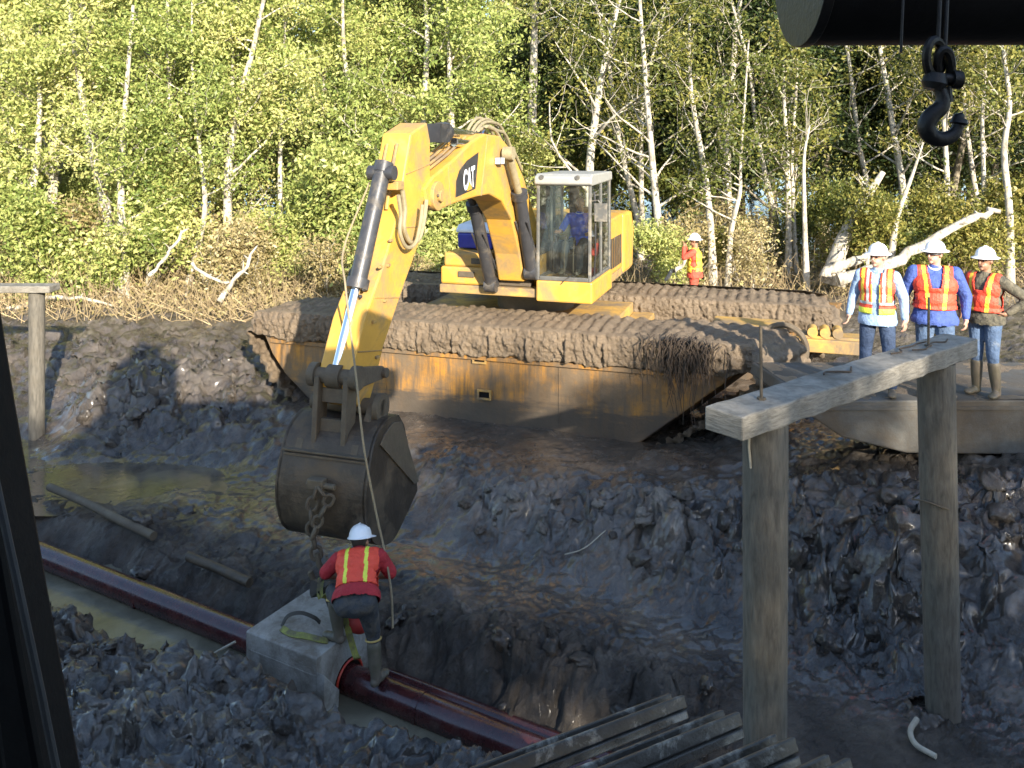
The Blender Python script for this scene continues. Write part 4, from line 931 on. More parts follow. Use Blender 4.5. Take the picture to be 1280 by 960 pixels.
# house, roof and gantry of the crane (behind the lens)
mb = MB(); mb.box((-1.1, -4.2, 3.1), (3.2, -.7, 6.3)); build('machine_house', mb, 'black_paint', cr, bevel=.05)
mb = MB(); mb.box((-1.1, -3.5, 6.3), (3.4, -.4, 7.0)); build('cab_roof', mb, 'black_paint', cr, bevel=.05)
mb = MB(); mb.box((-.9, -1.5, 7.0), (.2, -.9, 8.2)); mb.box((-.6, -1.4, 8.2), (-.1, -1.0, 8.7)); build('gantry', mb, 'black_paint', cr, bevel=.03)
# crawler shoes, each with two grouser bars
sdir = Vector((-.84, -.44, 0)).normalized(); e_pts = [(835, 865, .0), (900, 885, .35), (965, 915, .646), (1030, 940, .90), (1095, 975, 1.15)]
for i, (px, py, s_) in enumerate(e_pts):
    x = .71+.46*s_; y = 3.83-.89*s_; z = CZ-(py-HY)*y/FPX; E = Vector((x, y, z)); up_ = Vector((-.25, .45, 1)); up_ = (up_-sdir*up_.dot(sdir)).normalized(); tv = sdir.cross(up_)
    if tv.y > 0: tv = -tv
    SH = lambda a, b, c: E+sdir*a+tv*b+up_*c
    mb = MB(); ln = 1.0
    m3 = MB(); m3.box((0.02, -.02, -.09), (ln, .15, -.056), SH); sp_ = MB()
    for b in (0, .105):
        k = 24; r_ = random.Random(i*7+int(b*100))
        for j in range(k):      # worn, slightly uneven bar
            a, a2 = ln*j/k, ln*(j+1)/k
        mb.prism([(0, -.055), (.0, -.004), (ln, 0.0), (ln, -.055)], lambda u, v, t: SH(u, t, v), b, b+.026)
    ts_ = build('track_shoe', m3, 'mud_gap_dark', cr, bevel=.005)  # dark mud colour also puts shade into the gaps between bars
    build('grouser_bars', mb, 'shoe_steel', ts_, bevel=.006)
for k, (px_, r__) in enumerate(((1172, .006), (1181, .006), (1126, .004))):
    mb = MB(); mb.tube([W(px_, 66, 2.34), W(px_+2, 20, 2.345), W(px_+4, -30, 2.36)], r__, 8); build('cable', mb, 'hook_steel', tb_, True)
# chain and hook hanging from the tube
hx = (1178-640)/FPX*2.42
hk_ = empty('crane_hook', (hx, 2.42, tz), 'heavy black hook and chain hanging from the dark overhead tube', 'hook')
HW = lambda px, py, dd=0: W(px, py, 2.30+dd)
mb = MB()
for cx_, cy_, rx, ry, rot in ((1168, 72, 10, 22, .1), (1180, 82, 9, 20, 0)):
    q = [HW(cx_+rx*math.cos(t), cy_+ry*math.sin(t), .02*math.sin(t+rot*9)) for t in np.linspace(0, 2*math.pi, 18)]
    m2 = MB(); m2.tube(q, .013, 8, cap=False); build('chain_link', m2, 'hook_steel', hk_, True)
mb = MB(); mb.tube([HW(1170, 92), HW(1168, 104), HW(1166, 112)], [.026, .034, .024], 14); mb.tube([HW(1158, 96), HW(1197, 100)], .016, 12); mb.tube([HW(1189, 99), HW(1200, 100)], .026, 12)
build('swivel', mb, 'hook_steel', hk_, True)
q = [HW(1172, 104), HW(1178, 122), HW(1176, 134), HW(1164, 145), HW(1158, 158), HW(1164, 170), HW(1178, 174), HW(1192, 168), HW(1198, 156), HW(1199, 147), HW(1203, 150)]
cc = catmull(q, 5); nn_ = len(cc); rads = [.015+.009*math.sin(min(1, i/(nn_*.75))*math.pi) if i < nn_*.8 else .024-.018*(i-nn_*.8)/(nn_*.2) for i in range(nn_)]
mb = MB(); mb.tube(cc, rads, 14); build('hook', mb, 'hook_steel', hk_, True)
mb = MB(); mb.tube([HW(1186, 128), HW(1185, 118), HW(1184, 108)], .012, 8); build('safety_latch', mb, 'hook_steel', hk_, True)

# ------------------------------------------------------------------ odd pipes, sticks and roots in the mud
def mudlog(name, pix, r, mat, label, cat, dz=.03, grp=None):
    P_ = []
    for px, py, zg in pix:
        p = WZ(px, py, zg); P_.append(Vector((p.x, p.y, max(zg, gz(p.x, p.y)-.02)+dz)))
    mb = MB(); mb.tube(catmull(P_, 6), r, 12); return tag(build(name, mb, mat, None, True, loc=P_[0]), label, cat, grp)
mudlog('old_pipe', [(62, 613, .4), (105, 632, .4), (150, 655, .42), (192, 675, .42)], .055, 'muddy_steel', 'mud covered small pipe sloping down from the left post', 'pipe', .05)
mudlog('old_pipe', [(236, 700, .42), (270, 714, .42), (312, 733, .42)], .055, 'bucket_steel', 'short dark length of small pipe half sunk in mud left of the concrete block', 'pipe', .04)
mudlog('branch', [(1146, 905, .52), (1138, 920, .52), (1145, 937, .52), (1170, 952, .52)], .022, 'log_pale', 'pale curved branch lying in the mud below the right pile', 'branch', .04)
mudlog('stick', [(706, 700, .5), (730, 703, .5), (757, 699, .5)], .008, 'log_pale', 'thin pale stick lying below the dry cracked clods', 'stick', .05)
mudlog('stick', [(260, 826, .2), (272, 818, .3), (294, 806, .42)], .012, 'log_pale', 'pale twig sticking out of the trench water near the pipe', 'stick', .03)
# torn roots hanging on the pontoon corner
r_ = random.Random(3); mb = MB()
for i in range(150):
    a = 3.0+r_.gauss(0, .22); z = 2.52+r_.uniform(-.15, .06); b = -2.62-r_.uniform(0, .12); ln = abs(r_.gauss(.3, .25))+.12
    q = [PT(a, b+.12, z), PT(a+r_.uniform(-.08, .08), b, z-.1*ln)]
    for k in range(3): q.append(q[-1]+Vector((r_.uniform(-.08, .08), r_.uniform(-.05, .02), -ln/3)))
    mb.tube(q, [.009, .009, .008, .006, .004], 5)
tag(build('root_tangle', mb, 'root', None, False, loc=PT(3.0, -2.6, 2.4)), 'tangle of torn roots draped over the right end of the near pontoon', 'roots', kind='stuff')
# clods: real lumps of mud heaped on the banks and crumbs between them
def icosphere(sub_):
    bm = bmesh.new(); bmesh.ops.create_icosphere(bm, subdivisions=sub_, radius=1); v = np.array([q.co[:] for q in bm.verts]); f = np.array([[q.index for q in p.verts] for p in bm.faces]); bm.free(); return v, f
def clods(name, n, seed, smin, smax, pw, sub_, mat, label, gate, region=(540, 980)):
    r_ = np.random.RandomState(seed); IV, IF = icosphere(sub_)
    py_c = region[0]+(region[1]-region[0])*r_.rand(n)**.8; px_c = -40+1360*r_.rand(n)
    d_c = FPX*(CZ-.6)/(py_c-HY); xs_ = (px_c-640)/FPX*d_c
    hz_, tn_, dr_, wt_, am_ = [q[0] for q in height(xs_[None], d_c[None])]
    patch = (.4+1.2*fbm(xs_*.8, d_c*.8, 3, 123))*np.clip((d_c-5)/3, .35, 1)
    ok = (hz_ > .13) & (r_.rand(n) < gate(am_, dr_)*np.clip(patch, .05, 1.6)) & ~((np.abs(xs_-5.5) < 3.3) & (d_c > 9.6))
    xs_, d_c, hz_, am_ = xs_[ok], d_c[ok], hz_[ok], am_[ok]; m_ = len(xs_)
    s = (smin+(smax-smin)*r_.rand(m_)**pw)*(.6+.4*np.clip(am_*9, 0, 1)); sc3 = (.65+.8*r_.rand(m_, 3))*s[:, None]; sc3[:, 2] *= .62; s = s*np.clip((d_c-3)/6., .55, 1)
    sc3 *= np.clip((d_c-3)/6., .55, 1)[:, None]; off = r_.rand(m_, 3)*100; P_ = np.repeat(IV[None], m_, 0); Q = P_*1.5+off[:, None]
    dd = 1+.45*fbm(Q[..., 0]+Q[..., 2]*.7, Q[..., 1]-Q[..., 2]*.6, 4, 9, .65)
    w1, w2, _ = worley((Q[..., 0]+Q[..., 2])*1.1, (Q[..., 1]+Q[..., 2]*.4)*1.1, 4); dd = dd*(.80+.30*np.clip(w2-w1, 0, 1))
    P_ = P_*dd[..., None]*sc3[:, None]; an = r_.rand(m_)*6.28; ti = r_.normal(0, .5, m_)
    x, y, z = P_[..., 0], P_[..., 1], P_[..., 2]; ca, sa = np.cos(an)[:, None], np.sin(an)[:, None]; ct, st = np.cos(ti)[:, None], np.sin(ti)[:, None]
    y, z = y*ct-z*st, y*st+z*ct; x, y = x*ca-y*sa, x*sa+y*ca
    V = np.stack([x+xs_[:, None], y+d_c[:, None], z+(hz_-s*.05)[:, None]], -1).reshape(-1, 3).astype(np.float32)
    F = (IF[None]+(np.arange(m_)*len(IV))[:, None, None]).reshape(-1, 3).astype(np.int32)
    me = bpy.data.meshes.new(name); me.vertices.add(len(V)); me.vertices.foreach_set('co', V.ravel()); me.loops.add(F.size); me.loops.foreach_set('vertex_index', F.ravel())
    me.polygons.add(len(F)); me.polygons.foreach_set('loop_start', np.arange(0, F.size, 3, dtype=np.int32)); me.update(calc_edges=True)
    if sub_ > 2: me.polygons.foreach_set('use_smooth', np.ones(len(F), bool))
    return tag(link(name, me, mat), label, 'mud', kind='stuff')
clods('mud_clods', 6500, 4, .025, .19, 3.0, 3, 'mud_gap_dark', 'wet dark mud clods heaped along the churned banks of the trench', lambda a, d: np.clip((a-.045)*9, 0, 1)*(1-d)*.8, (420, 980))
clods('pale_clods', 5200, 5, .03, .13, 1.8, 3, 'pale_clod', 'pale grey dried clods piled on the ridge in front of the pontoon', lambda a, d: np.clip((d-.14)*3, 0, 1)*(.6+.4*(a > .09)), (540, 800))
clods('mud_crumbs', 9000, 6, .008, .035, 2, 2, 'mud_gap_dark', 'small crumbs of dark mud scattered over the wet ground', lambda a, d: np.clip(a*9+.06, 0, 1)*.7)
# ------------------------------------------------------------------ people
def cap_between(bm_v, p0, p1, r0, r1, n=12):
    pass
class Blob:
    """overlapping tapered limbs fused into one continuous skin by a voxel remesh"""
    def __init__(s): s.mb = MB()
    def cap(s, p0, p1, r0, r1, n=12, flat=None):
        p0 = Vector(p0); p1 = Vector(p1); k = 5
        s.mb.tube([p0.lerp(p1, i/k) for i in range(k+1)], [r0+(r1-r0)*i/k for i in range(k+1)], n)
        s.mb.sph(p0, r0, 10, 8); s.mb.sph(p1, r1, 10, 8); return s
    def chain(s, pts, rad):
        for i in range(len(pts)-1): s.cap(pts[i], pts[i+1], rad[i], rad[i+1])
        return s
    def ell(s, c, r, m=None): s.mb.sph(c, r, 18, 12, mat=m); return s
    def mesh(s, M, voxel=.01, it=3, keep=None):
        me = bpy.data.meshes.new('b'); me.from_pydata(s.mb.v, [], s.mb.f); me.update()
        bm = bmesh.new(); bm.from_mesh(me); bmesh.ops.remove_doubles(bm, verts=bm.verts, dist=1e-5); bmesh.ops.recalc_face_normals(bm, faces=bm.faces); bm.to_mesh(me); bm.free()
        o = bpy.data.objects.new('b', me); COL.objects.link(o)
        r = o.modifiers.new('r', 'REMESH'); r.mode = 'VOXEL'; r.voxel_size = voxel
        sm = o.modifiers.new('s', 'SMOOTH'); sm.iterations = it; sm.factor = .6
        bpy.context.view_layer.update()
        out = bpy.data.meshes.new_from_object(o.evaluated_get(bpy.context.evaluated_depsgraph_get()))
        bpy.data.objects.remove(o)
        if keep: 
            bm = bmesh.new(); bm.from_mesh(out)
            bmesh.ops.delete(bm, geom=[f for f in bm.faces if not keep(f.calc_center_median(), f.normal)], context='FACES'); bm.to_mesh(out); bm.free()
        out.materials.clear(); out.transform(M)
        return out
def hand(bl, w, d, side_v, r=1.0, curl=.6):
    """palm at w pointing along d, side_v = towards the thumb, four unequal curled fingers and a thumb"""
    d = Vector(d).normalized(); t = Vector(side_v); t = (t-d*t.dot(d)).normalized(); nrm = d.cross(t)
    w = Vector(w); bl.cap(w, w+d*.03, .027*r, .03*r)
    for k, (o, ln) in enumerate(((.028, .068), (.0095, .078), (-.0095, .072), (-.028, .056))):
        a = w+d*.035*r+t*o*.7*r; b = w+d*.088*r+t*o*r
        bl.cap(a, b, .0155*r, .0115*r, 8)
        c = b+(d*math.cos(curl*.8)+nrm*math.sin(curl*.8))*ln*.5*r; e = c+(d*math.cos(curl*1.9)+nrm*math.sin(curl*1.9))*ln*.5*r
        bl.cap(b, c, .0105*r, .0095*r, 8); bl.cap(c, e, .0095*r, .008*r, 8)
    a = w+d*.03*r+t*.026*r; b = a+(d*.5+t*.75)*.038*r; c = b+(d*.85+t*.2+nrm*.3)*.035*r
    bl.cap(a, b, .014*r, .012*r, 8); bl.cap(b, c, .0115*r, .009*r, 8)
def frame(up, fwd):
    z = Vector(up).normalized(); y = Vector(fwd); y = (y-z*y.dot(z)).normalized(); x = y.cross(z)
    return Matrix((x, y, z)).transposed()          # columns: right, front, up
STAND = dict(hip=(0, 0, .95), up=(0, 0, 1), fwd=(0, 1, 0), sho_w=.19, tl=.50, elR=(.27, -.02, 1.16), wrR=(.27, .06, .92), elL=(-.27, -.02, 1.16), wrL=(-.27, .06, .92),
             knR=(.10, .03, .51), anR=(.11, -.02, .09), knL=(-.10, .03, .51), anL=(-.11, -.02, .09), look=(0, 1, 0), headup=(0, 0, 1), toeR=(.15, 1, 0), toeL=(-.15, 1, 0), bulk=1.0, thR=None, thL=None, neck=None)
def person(label, loc, heading, pose, o, group=None):
    p = dict(STAND); p.update(pose); V = Vector
    M = Matrix.Translation(loc) @ Matrix.Rotation(heading, 4, 'Z')
    root = empty('person', loc, label, 'person', group)
    bk = p['bulk']; hip = V(p['hip']); T = frame(p['up'], p['fwd']); tl = p['tl']
    tp = lambda x, y, z: hip+T @ V((x, y, z))
    sR = tp(p['sho_w'], 0, tl-.03); sL = tp(-p['sho_w'], 0, tl-.03)
    neck0 = tp(0, -.01, tl+.01); head_up = V(p['headup']).normalized()
    hd = V(p['neck']) if p['neck'] else neck0+T @ V((0, .015, .05))+head_up*.13
    Hm = frame(head_up, p['look']); hp = lambda x, y, z: hd+Hm @ V((x, y, z))
    hR = tp(.095, 0, 0); hL = tp(-.095, 0, 0)
    arms = ((sR, V(p['elR']), V(p['wrR']), 1), (sL, V(p['elL']), V(p['wrL']), -1))
    legs = ((hR, V(p['knR']), V(p['anR']), V(p['toeR']), 1), (hL, V(p['knL']), V(p['anL']), V(p['toeL']), -1))
    # ---- body, one continuous skin
    B = Blob()
    B.ell(tp(0, 0, .02), (.145*bk, .10*bk, .13), T).ell(tp(0, .0, .17), (.135*bk, .095*bk, .15), T).ell(tp(0, 0, .35), (.155*bk, .10*bk, .17), T)
    B.cap(sR, sL, .06, .06); B.cap(tp(0, -.01, tl-.06), hp(0, -.02, -.05), .062, .056)
    B.ell(hp(0, -.012, .03), (.076, .094, .098), Hm).ell(hp(0, .022, -.05), (.058, .062, .062), Hm)      # skull, jaw
    B.ell(hp(0, .072, -.088), (.024, .02, .02), Hm); B.cap(hp(0, .088, .02), hp(0, .107, -.022), .010, .0155, 8)        # chin, nose
    B.cap(hp(-.04, .078, .032), hp(.04, .078, .032), .014, .014, 8); B.cap(hp(-.022, .083, -.052), hp(.022, .083, -.052), .010, .010, 8)   # brow, lips
    for s_ in (-1, 1): B.ell(hp(s_*.077, -.008, .0), (.012, .022, .032), Hm)
    for s0, el, wr, sd in arms:
        B.chain([s0, el, wr], [.052, .040, .026])
        d = (wr-el).normalized(); key = 'hdR' if sd > 0 else 'hdL'; d = V(p[key]) if key in p else d
        thv = p.get('thR' if sd > 0 else 'thL') or (T @ V((-.3*sd, 1, 0)))
        hand(B, wr, d, thv, 1.0, p.get('curl', .55)*(1 if True else 1))
    for h0, kn, an, toe, sd in legs:
        B.chain([h0, kn, an], [.078*bk, .052, .036]); B.cap(an+V((0, 0, -.035)), an+V((0, 0, -.05))+toe.normalized()*.14, .034, .028)
    body = link('body', B.mesh(M, .0075, 3), o['skin'], root, True); body.data.materials
    # ---- eyes and hair
    for s_ in (-1, 1):
        mb = MB(); mb.sph(M @ hp(s_*.031, .074, .008), .011, 8, 6); build('eye', mb, 'black_paint', body, True)
    if o.get('hair', True):
        HB_ = Blob(); HB_.ell(hp(0, -.022, .032), (.081, .092, .098), Hm)
        Hi = Hm.transposed()
        def kh(c, n):
            q = Hi @ (c-hd); return not ((q.y > .03 and q.z < .075) or q.z < -.035+.5*max(0, q.y))
        link('hair', HB_.mesh(M, .009, 2, kh), 'hair_dark', body, True)
    # ---- shirt with sleeves
    lap = o.get('hem', -.06); sb = bk*1.07
    C = Blob()
    C.ell(tp(0, 0, .03), (.165*sb, .122*sb, .14), T).ell(tp(0, .0, .17), (.158*sb, .118*sb, .17), T).ell(tp(0, 0, .35), (.176*sb, .118*sb, .175), T)
    C.cap(sR, sL, .072, .072); C.cap(tp(0, -.012, tl-.06), tp(0, -.005, tl+.03), .078, .066)
    C.ell(tp(0, -.005, lap+.03), (.196*sb, .152*sb, .16), T)
    for h0 in (hR, hL): C.ell(h0+T @ V((0, -.02, 0)), (.112*bk, .126*bk, .13), T)
    Ts = T.transposed(); ks = lambda c, n: (Ts @ (c-hip)).z > lap+.004*math.sin(c.x*60) or abs((Ts @ (c-hip)).x) > .2*sb+.03
    sl = o.get('sleeve', 1.0)
    for s0, el, wr, sd in arms:
        if sl >= 1:
            C.chain([s0, el, el.lerp(wr, .93)], [.070*bk, .056*bk, .042])
        else: C.cap(s0, s0.lerp(el, .85), .068*bk, .060*bk)
    link('shirt', C.mesh(M, .011, 2, ks), o['shirt'], root, True)
    if o.get('collar'):
        mb = MB(); q = [M @ tp(.062*math.cos(t), -.005+.062*math.sin(t), tl+.045-.03*max(0, math.sin(t))) for t in np.linspace(0, 2*math.pi, 15)]
        mb.tube(q, .014, 7, cap=False); build('collar', mb, o['collar'], root, True)
    # ---- trousers
    C = Blob(); tb_ = o.get('tuck', 1.0)
    C.ell(tp(0, 0, .0), (.158*bk, .118*bk, .12), T)
    for h0, kn, an, toe, sd in legs:
        e = kn.lerp(an, .93 if tb_ >= 1 else tb_); C.ell(h0+T @ V((0, -.015, 0)), (.095*bk, .108*bk, .11), T)
        C.chain([h0, kn, e], [.098*bk, .070*(bk*.5+.5), .062 if tb_ >= 1 else .058])
    link('trousers', C.mesh(M, .011, 2), o['trousers'], root, True)
    # ---- boots
    for h0, kn, an, toe, sd in legs:
        C = Blob(); tz = toe.normalized(); top = kn.lerp(an, .28 if tb_ < 1 else .8); sole = V((0, 0, 1)).cross(tz)
        C.chain([top, top.lerp(an, .5), an+V((0, 0, -.01))], [.069, .064, .050] if tb_ < 1 else [.055, .054, .05])
        fr_ = frame((0, 0, 1), tz); a = an+V((0, 0, -.045))
        C.ell(a+tz*-.01, (.046, .06, .045), fr_).ell(a+tz*.07, (.048, .085, .04), fr_).ell(a+tz*.14+V((0, 0, -.006)), (.05, .065, .034), fr_)
        zmin = an.z-.087
        bt = link('boot', C.mesh(M, .010, 2), o.get('boot', 'rubber_boot'), root, True)
        if o.get('trim') and tb_ < 1:
            mb = MB(); dd = (top-kn).normalized(); fr_ = frame(dd, tz)
            mb.tube([M @ (top+fr_ @ V((.071*math.cos(t), .071*math.sin(t), -.05))) for t in np.linspace(0, 2*math.pi, 17)], .009, 6, cap=False)
            build('trim', mb, 'boot_trim', bt, True)
    # ---- high visibility vest: open shell over the torso with stripes
    if o.get('vest'):
        vs_ = o['vest']; C = Blob(); vb = sb*1.0
        C.ell(tp(0, 0, .06), (.184*vb, .140*vb, .16), T).ell(tp(0, .0, .19), (.178*vb, .138*vb, .17), T).ell(tp(0, 0, .35), (.192*vb, .136*vb, .178), T)
        C.cap(sR.lerp(sL, .12), sL.lerp(sR, .12), .088, .088)
        Ti = T.transposed(); lo = vs_.get('lo', .02)
        def kv(c, n):
            q = Ti @ (c-hip); nn = Ti @ n
            if q.z < lo: return False
            if abs(nn.x) > .80 and q.z > .16: return False                   # arm holes
            if abs(q.x) < .078 and q.z > tl+.02: return False
            if q.y > 0 and abs(q.x) < .035+max(0, (q.z-.26))*.30*vs_.get('v', 1): return q.z < vs_.get('open', .26)
            if abs(nn.x) > .93 and q.z > .02 and vs_.get('side', True): return False
            return True
        me = C.mesh(Matrix.Identity(4), .011, 2, kv)
        for k in vs_['mats']: me.materials.append(MATS[k])
        for f in me.polygons:
            q = Ti @ (f.center-hip); f.material_index = vs_['zone'](q.x, q.y, q.z)
        idx = [f.material_index for f in me.polygons]
        me.transform(M); mats = list(me.materials); me.materials.clear()
        v = link('safety_vest', me, mats, root, True); me.polygons.foreach_set('material_index', idx)
        so_ = v.modifiers.new('thick', 'SOLIDIFY'); so_.thickness = .006; so_.offset = 0
    # ---- hard hat
    if o.get('hat'):
        mb = MB(); hc = lambda x, y, z: M @ hp(x, y-.012, z)
        prf = [(.0, .172), (.035, .169), (.068, .155), (.094, .128), (.108, .095), (.113, .065), (.118, .056)]
        if o['hat'] == 'full': prf += [(.150, .046), (.158, .040), (.156, .036), (.112, .050)]
        else: prf += [(.128, .050), (.127, .044), (.11, .05)]
        n = 32; vs2 = []; fs2 = []
        for i, (r_, z_) in enumerate(prf):
            for j in range(n):
                a = 2*math.pi*j/n; bill = 0
                if o['hat'] == 'cap' and i >= 7 and math.sin(a) > .25 and i < 9: bill = .06*(math.sin(a)-.25)/.75
                rr_ = r_+bill; vs2.append(hc(rr_*math.cos(a)*.94, rr_*math.sin(a)*1.12, z_-.2*bill))
        for i in range(len(prf)-1):
            for j in range(n): fs2.append((i*n+j, (i+1)*n+j, (i+1)*n+(j+1) % n, i*n+(j+1) % n))
        mb.add(vs2, fs2)
        mb.tube([hc(0, .10*math.cos(t), .062+.112*math.sin(t)) for t in np.linspace(.35, 2.8, 12)], .010, 8)
        build('hard_hat', mb, 'white_plastic', root, True)
    if o.get('glasses'):
        mb = MB(); mb.tube([M @ hp(x, y, .010) for x, y in ((-.08, .0), (-.066, .06), (-.03, .092), (.03, .092), (.066, .06), (.08, 0))], .012, 8); build('glasses', mb, 'black_paint', root, True)
    return root, M, tp, hp

def vz1(x, y, z):      # yellow mesh with orange/silver bars and a lime hem
    if z < .10: return 1
    if .10 <= z < .145: return 0
    if .145 <= z < .175: return 2
    if .05 < abs(x) < .13:
        if .075 < abs(x) < .105: return 2
        return 0
    if abs(x) >= .165: return 0
    return 3
def vz2(x, y, z):      # orange red with yellow bars
    c = .075+.10*max(0, z-.05)
    if abs(abs(x)-c) < .020: return 1
    return 0
G_ = 'workers in white hard hats and safety vests'
V1 = dict(mats=['vest_orange', 'vest_yellow', 'vest_silver', 'vest_gold'], zone=vz1, lo=.03, v=.25, open=-1)
V2 = dict(mats=['vest_orange', 'vest_gold'], zone=vz2, lo=.08, v=.6, open=.33)
ZP = 2.42
person('man in light blue shirt and yellow vest, leftmost of three on the platform', (4.36, 10.02, ZP), R(180-32),
       dict(elR=(.27, -.03, 1.17), wrR=(.31, .05, .93), elL=(-.28, -.03, 1.17), wrL=(-.30, .02, .92), look=(.35, 1, -.32), knR=(.13, .02, .51), anR=(.14, 0, .09), knL=(-.13, .03, .51), anL=(-.16, 0, .09), bulk=1.08, hip=(0, 0, .94), sho_w=.185),
       dict(skin='skin_pale', shirt='light_blue_shirt', trousers='denim_dark', vest=V1, hat='full', hem=-.10, collar='light_blue_shirt', boot='rubber_boot'), G_)
person('stout man in blue jacket and red vest, middle one of the three on the platform', (5.02, 9.98, ZP), R(180-20),
       dict(elR=(.33, -.06, 1.18), wrR=(.31, .03, .95), elL=(-.34, -.06, 1.18), wrL=(-.33, .02, .93), look=(.7, .8, -.25), bulk=1.28, hip=(0, 0, .96), sho_w=.215, tl=.52, knR=(.12, .02, .51), anR=(.13, 0, .09), knL=(-.13, .03, .51), anL=(-.15, 0, .09)),
       dict(skin='skin_pale', shirt='blue_jacket', trousers='denim', vest=V2, hat='full', hem=-.10, tuck=.35, glasses=True, collar='white_cloth'), G_)
person('man in camouflage jacket with red vest and knee boots, hand on hip', (5.62, 9.98, ZP), R(180-55),
       dict(elR=(.26, .02, 1.14), wrR=(.20, .17, 1.0), elL=(-.42, -.16, 1.17), wrL=(-.24, -.02, 1.0), hdL=(.8, .5, -.3), look=(.1, 1, -.3), hip=(0, 0, .93), sho_w=.185, tl=.47, bulk=1.05, knR=(.08, .03, .50), anR=(.10, 0, .09), knL=(-.10, .03, .50), anL=(-.13, 0, .09)),
       dict(skin='skin_tan', shirt='camo', trousers='denim', vest=V2, hat='full', hem=-.07, tuck=.3, collar='camo'), G_)
# man beyond the far pontoon with both hands raised to his face
gxy = (4.02, 18.5)
person('man in red coverall behind the pontoons, hands raised to his face', (gxy[0], gxy[1], 1.62), R(72),
       dict(elR=(.24, .20, 1.30), wrR=(.10, .20, 1.50), elL=(-.24, .20, 1.30), wrL=(-.08, .22, 1.51), hdR=(-.2, .1, 1), hdL=(.2, .1, 1), thR=(-1, .3, 0), thL=(1, .3, 0), bulk=1.12),
       dict(skin='skin_tan', shirt='red_coverall', trousers='red_coverall', vest=dict(mats=['vest_orange', 'vest_gold'], zone=lambda x, y, z: 1, lo=.02, v=.5, open=.3), hat='full', hem=-.1), G_)
# operator in the cab
cz = 3.56
oc = U(.45, .93, 0)
person('bald operator in royal blue shirt sitting in the cab of the yellow excavator', (oc.x, oc.y, 3.12), math.atan2(-F2.x, F2.y),
       dict(hip=(0, -.05, .52), up=(0, -.08, 1), tl=.48, elR=(.30, .10, .72), wrR=(.29, .34, .72), elL=(-.29, .08, .70), wrL=(-.27, .33, .72), knR=(.13, .42, .52), anR=(.13, .62, .12), knL=(-.14, .42, .50), anL=(-.15, .62, .12), look=(.45, 1, -.1), toeR=(0, 1, 0), toeL=(0, 1, 0)),
       dict(skin='skin_tan', shirt='royal_shirt', trousers='grey_trousers', sleeve=.5, hair=False, collar='white_cloth', tuck=1))
# rigger bent over the concrete weight: one boot on the block, one on the pipe
def vz5(x, y, z):
    if abs(abs(x)-(.095)) < .017: return 1
    return 0
bl_ = Vector((-1.49, 7.92, .27))
rig, RM, rtp, rhp = person('man in red shirt and orange vest bending over the concrete block, seen from behind', tuple(bl_), R(-2),
       dict(hip=(.03, -.05, .82), up=(-.10, .75, .66), fwd=(0, .7, -.7), tl=.45, sho_w=.20, bulk=1.12,
            elL=(-.36, .28, .92), wrL=(-.20, .46, .80), elR=(.30, .34, .90), wrR=(.03, .48, .80), look=(.35, .9, -.55), headup=(-.05, .30, 1), neck=(-.02, .39, 1.19),
            knR=(.16, .10, .47), anR=(.20, .04, .09), toeR=(.4, 1, 0), knL=(-.26, .24, .78), anL=(-.19, .19, .397), toeL=(-.85, .45, 0), curl=.9),
       dict(skin='skin_tan', shirt='red_shirt', trousers='grey_trousers', vest=dict(mats=['vest_orange', 'vest_yellow'], zone=vz5, lo=.14, v=.8, open=.3), hat='cap', hem=.02, sleeve=.5, tuck=.28, trim=True, glasses=True))
# ------------------------------------------------------------------ forest
def leaf_mesh(name, anchors, per, spread, size, seed, mat, drop=.0):
    r_ = np.random.RandomState(seed); A_ = np.array(anchors); n = len(A_)*per
    c = np.repeat(A_, per, 0)+r_.normal(0, spread, (n, 3))*np.array([1, 1, .75])
    tint_c = np.repeat(r_.rand(len(A_)), per)
    a = r_.normal(size=(n, 3)); a /= np.linalg.norm(a, axis=1)[:, None]; b = r_.normal(size=(n, 3)); b[:, 2] += .8; b -= a*(a*b).sum(1)[:, None]; b /= np.linalg.norm(b, axis=1)[:, None]
    s = size*(.6+.8*r_.rand(n))[:, None]; nn = np.cross(a, b)
    P_ = np.stack([c-a*s, c-b*s*.45+nn*s*.12, c+a*s, c+b*s*.45+nn*s*.12], 1).reshape(-1, 3).astype(np.float32)
    me = bpy.data.meshes.new(name); me.vertices.add(len(P_)); me.vertices.foreach_set('co', P_.ravel())
    me.loops.add(n*4); me.loops.foreach_set('vertex_index', np.arange(n*4, dtype=np.int32)); me.polygons.add(n); me.polygons.foreach_set('loop_start', np.arange(0, n*4, 4, dtype=np.int32))
    me.update(calc_edges=True)
    t = np.clip(tint_c*.45+.3*r_.rand(n)-.05, 0, 1); at = me.attributes.new('tint', 'FLOAT', 'FACE'); at.data.foreach_set('value', t.astype(np.float32))
    me.materials.append(MATS[mat]); return me
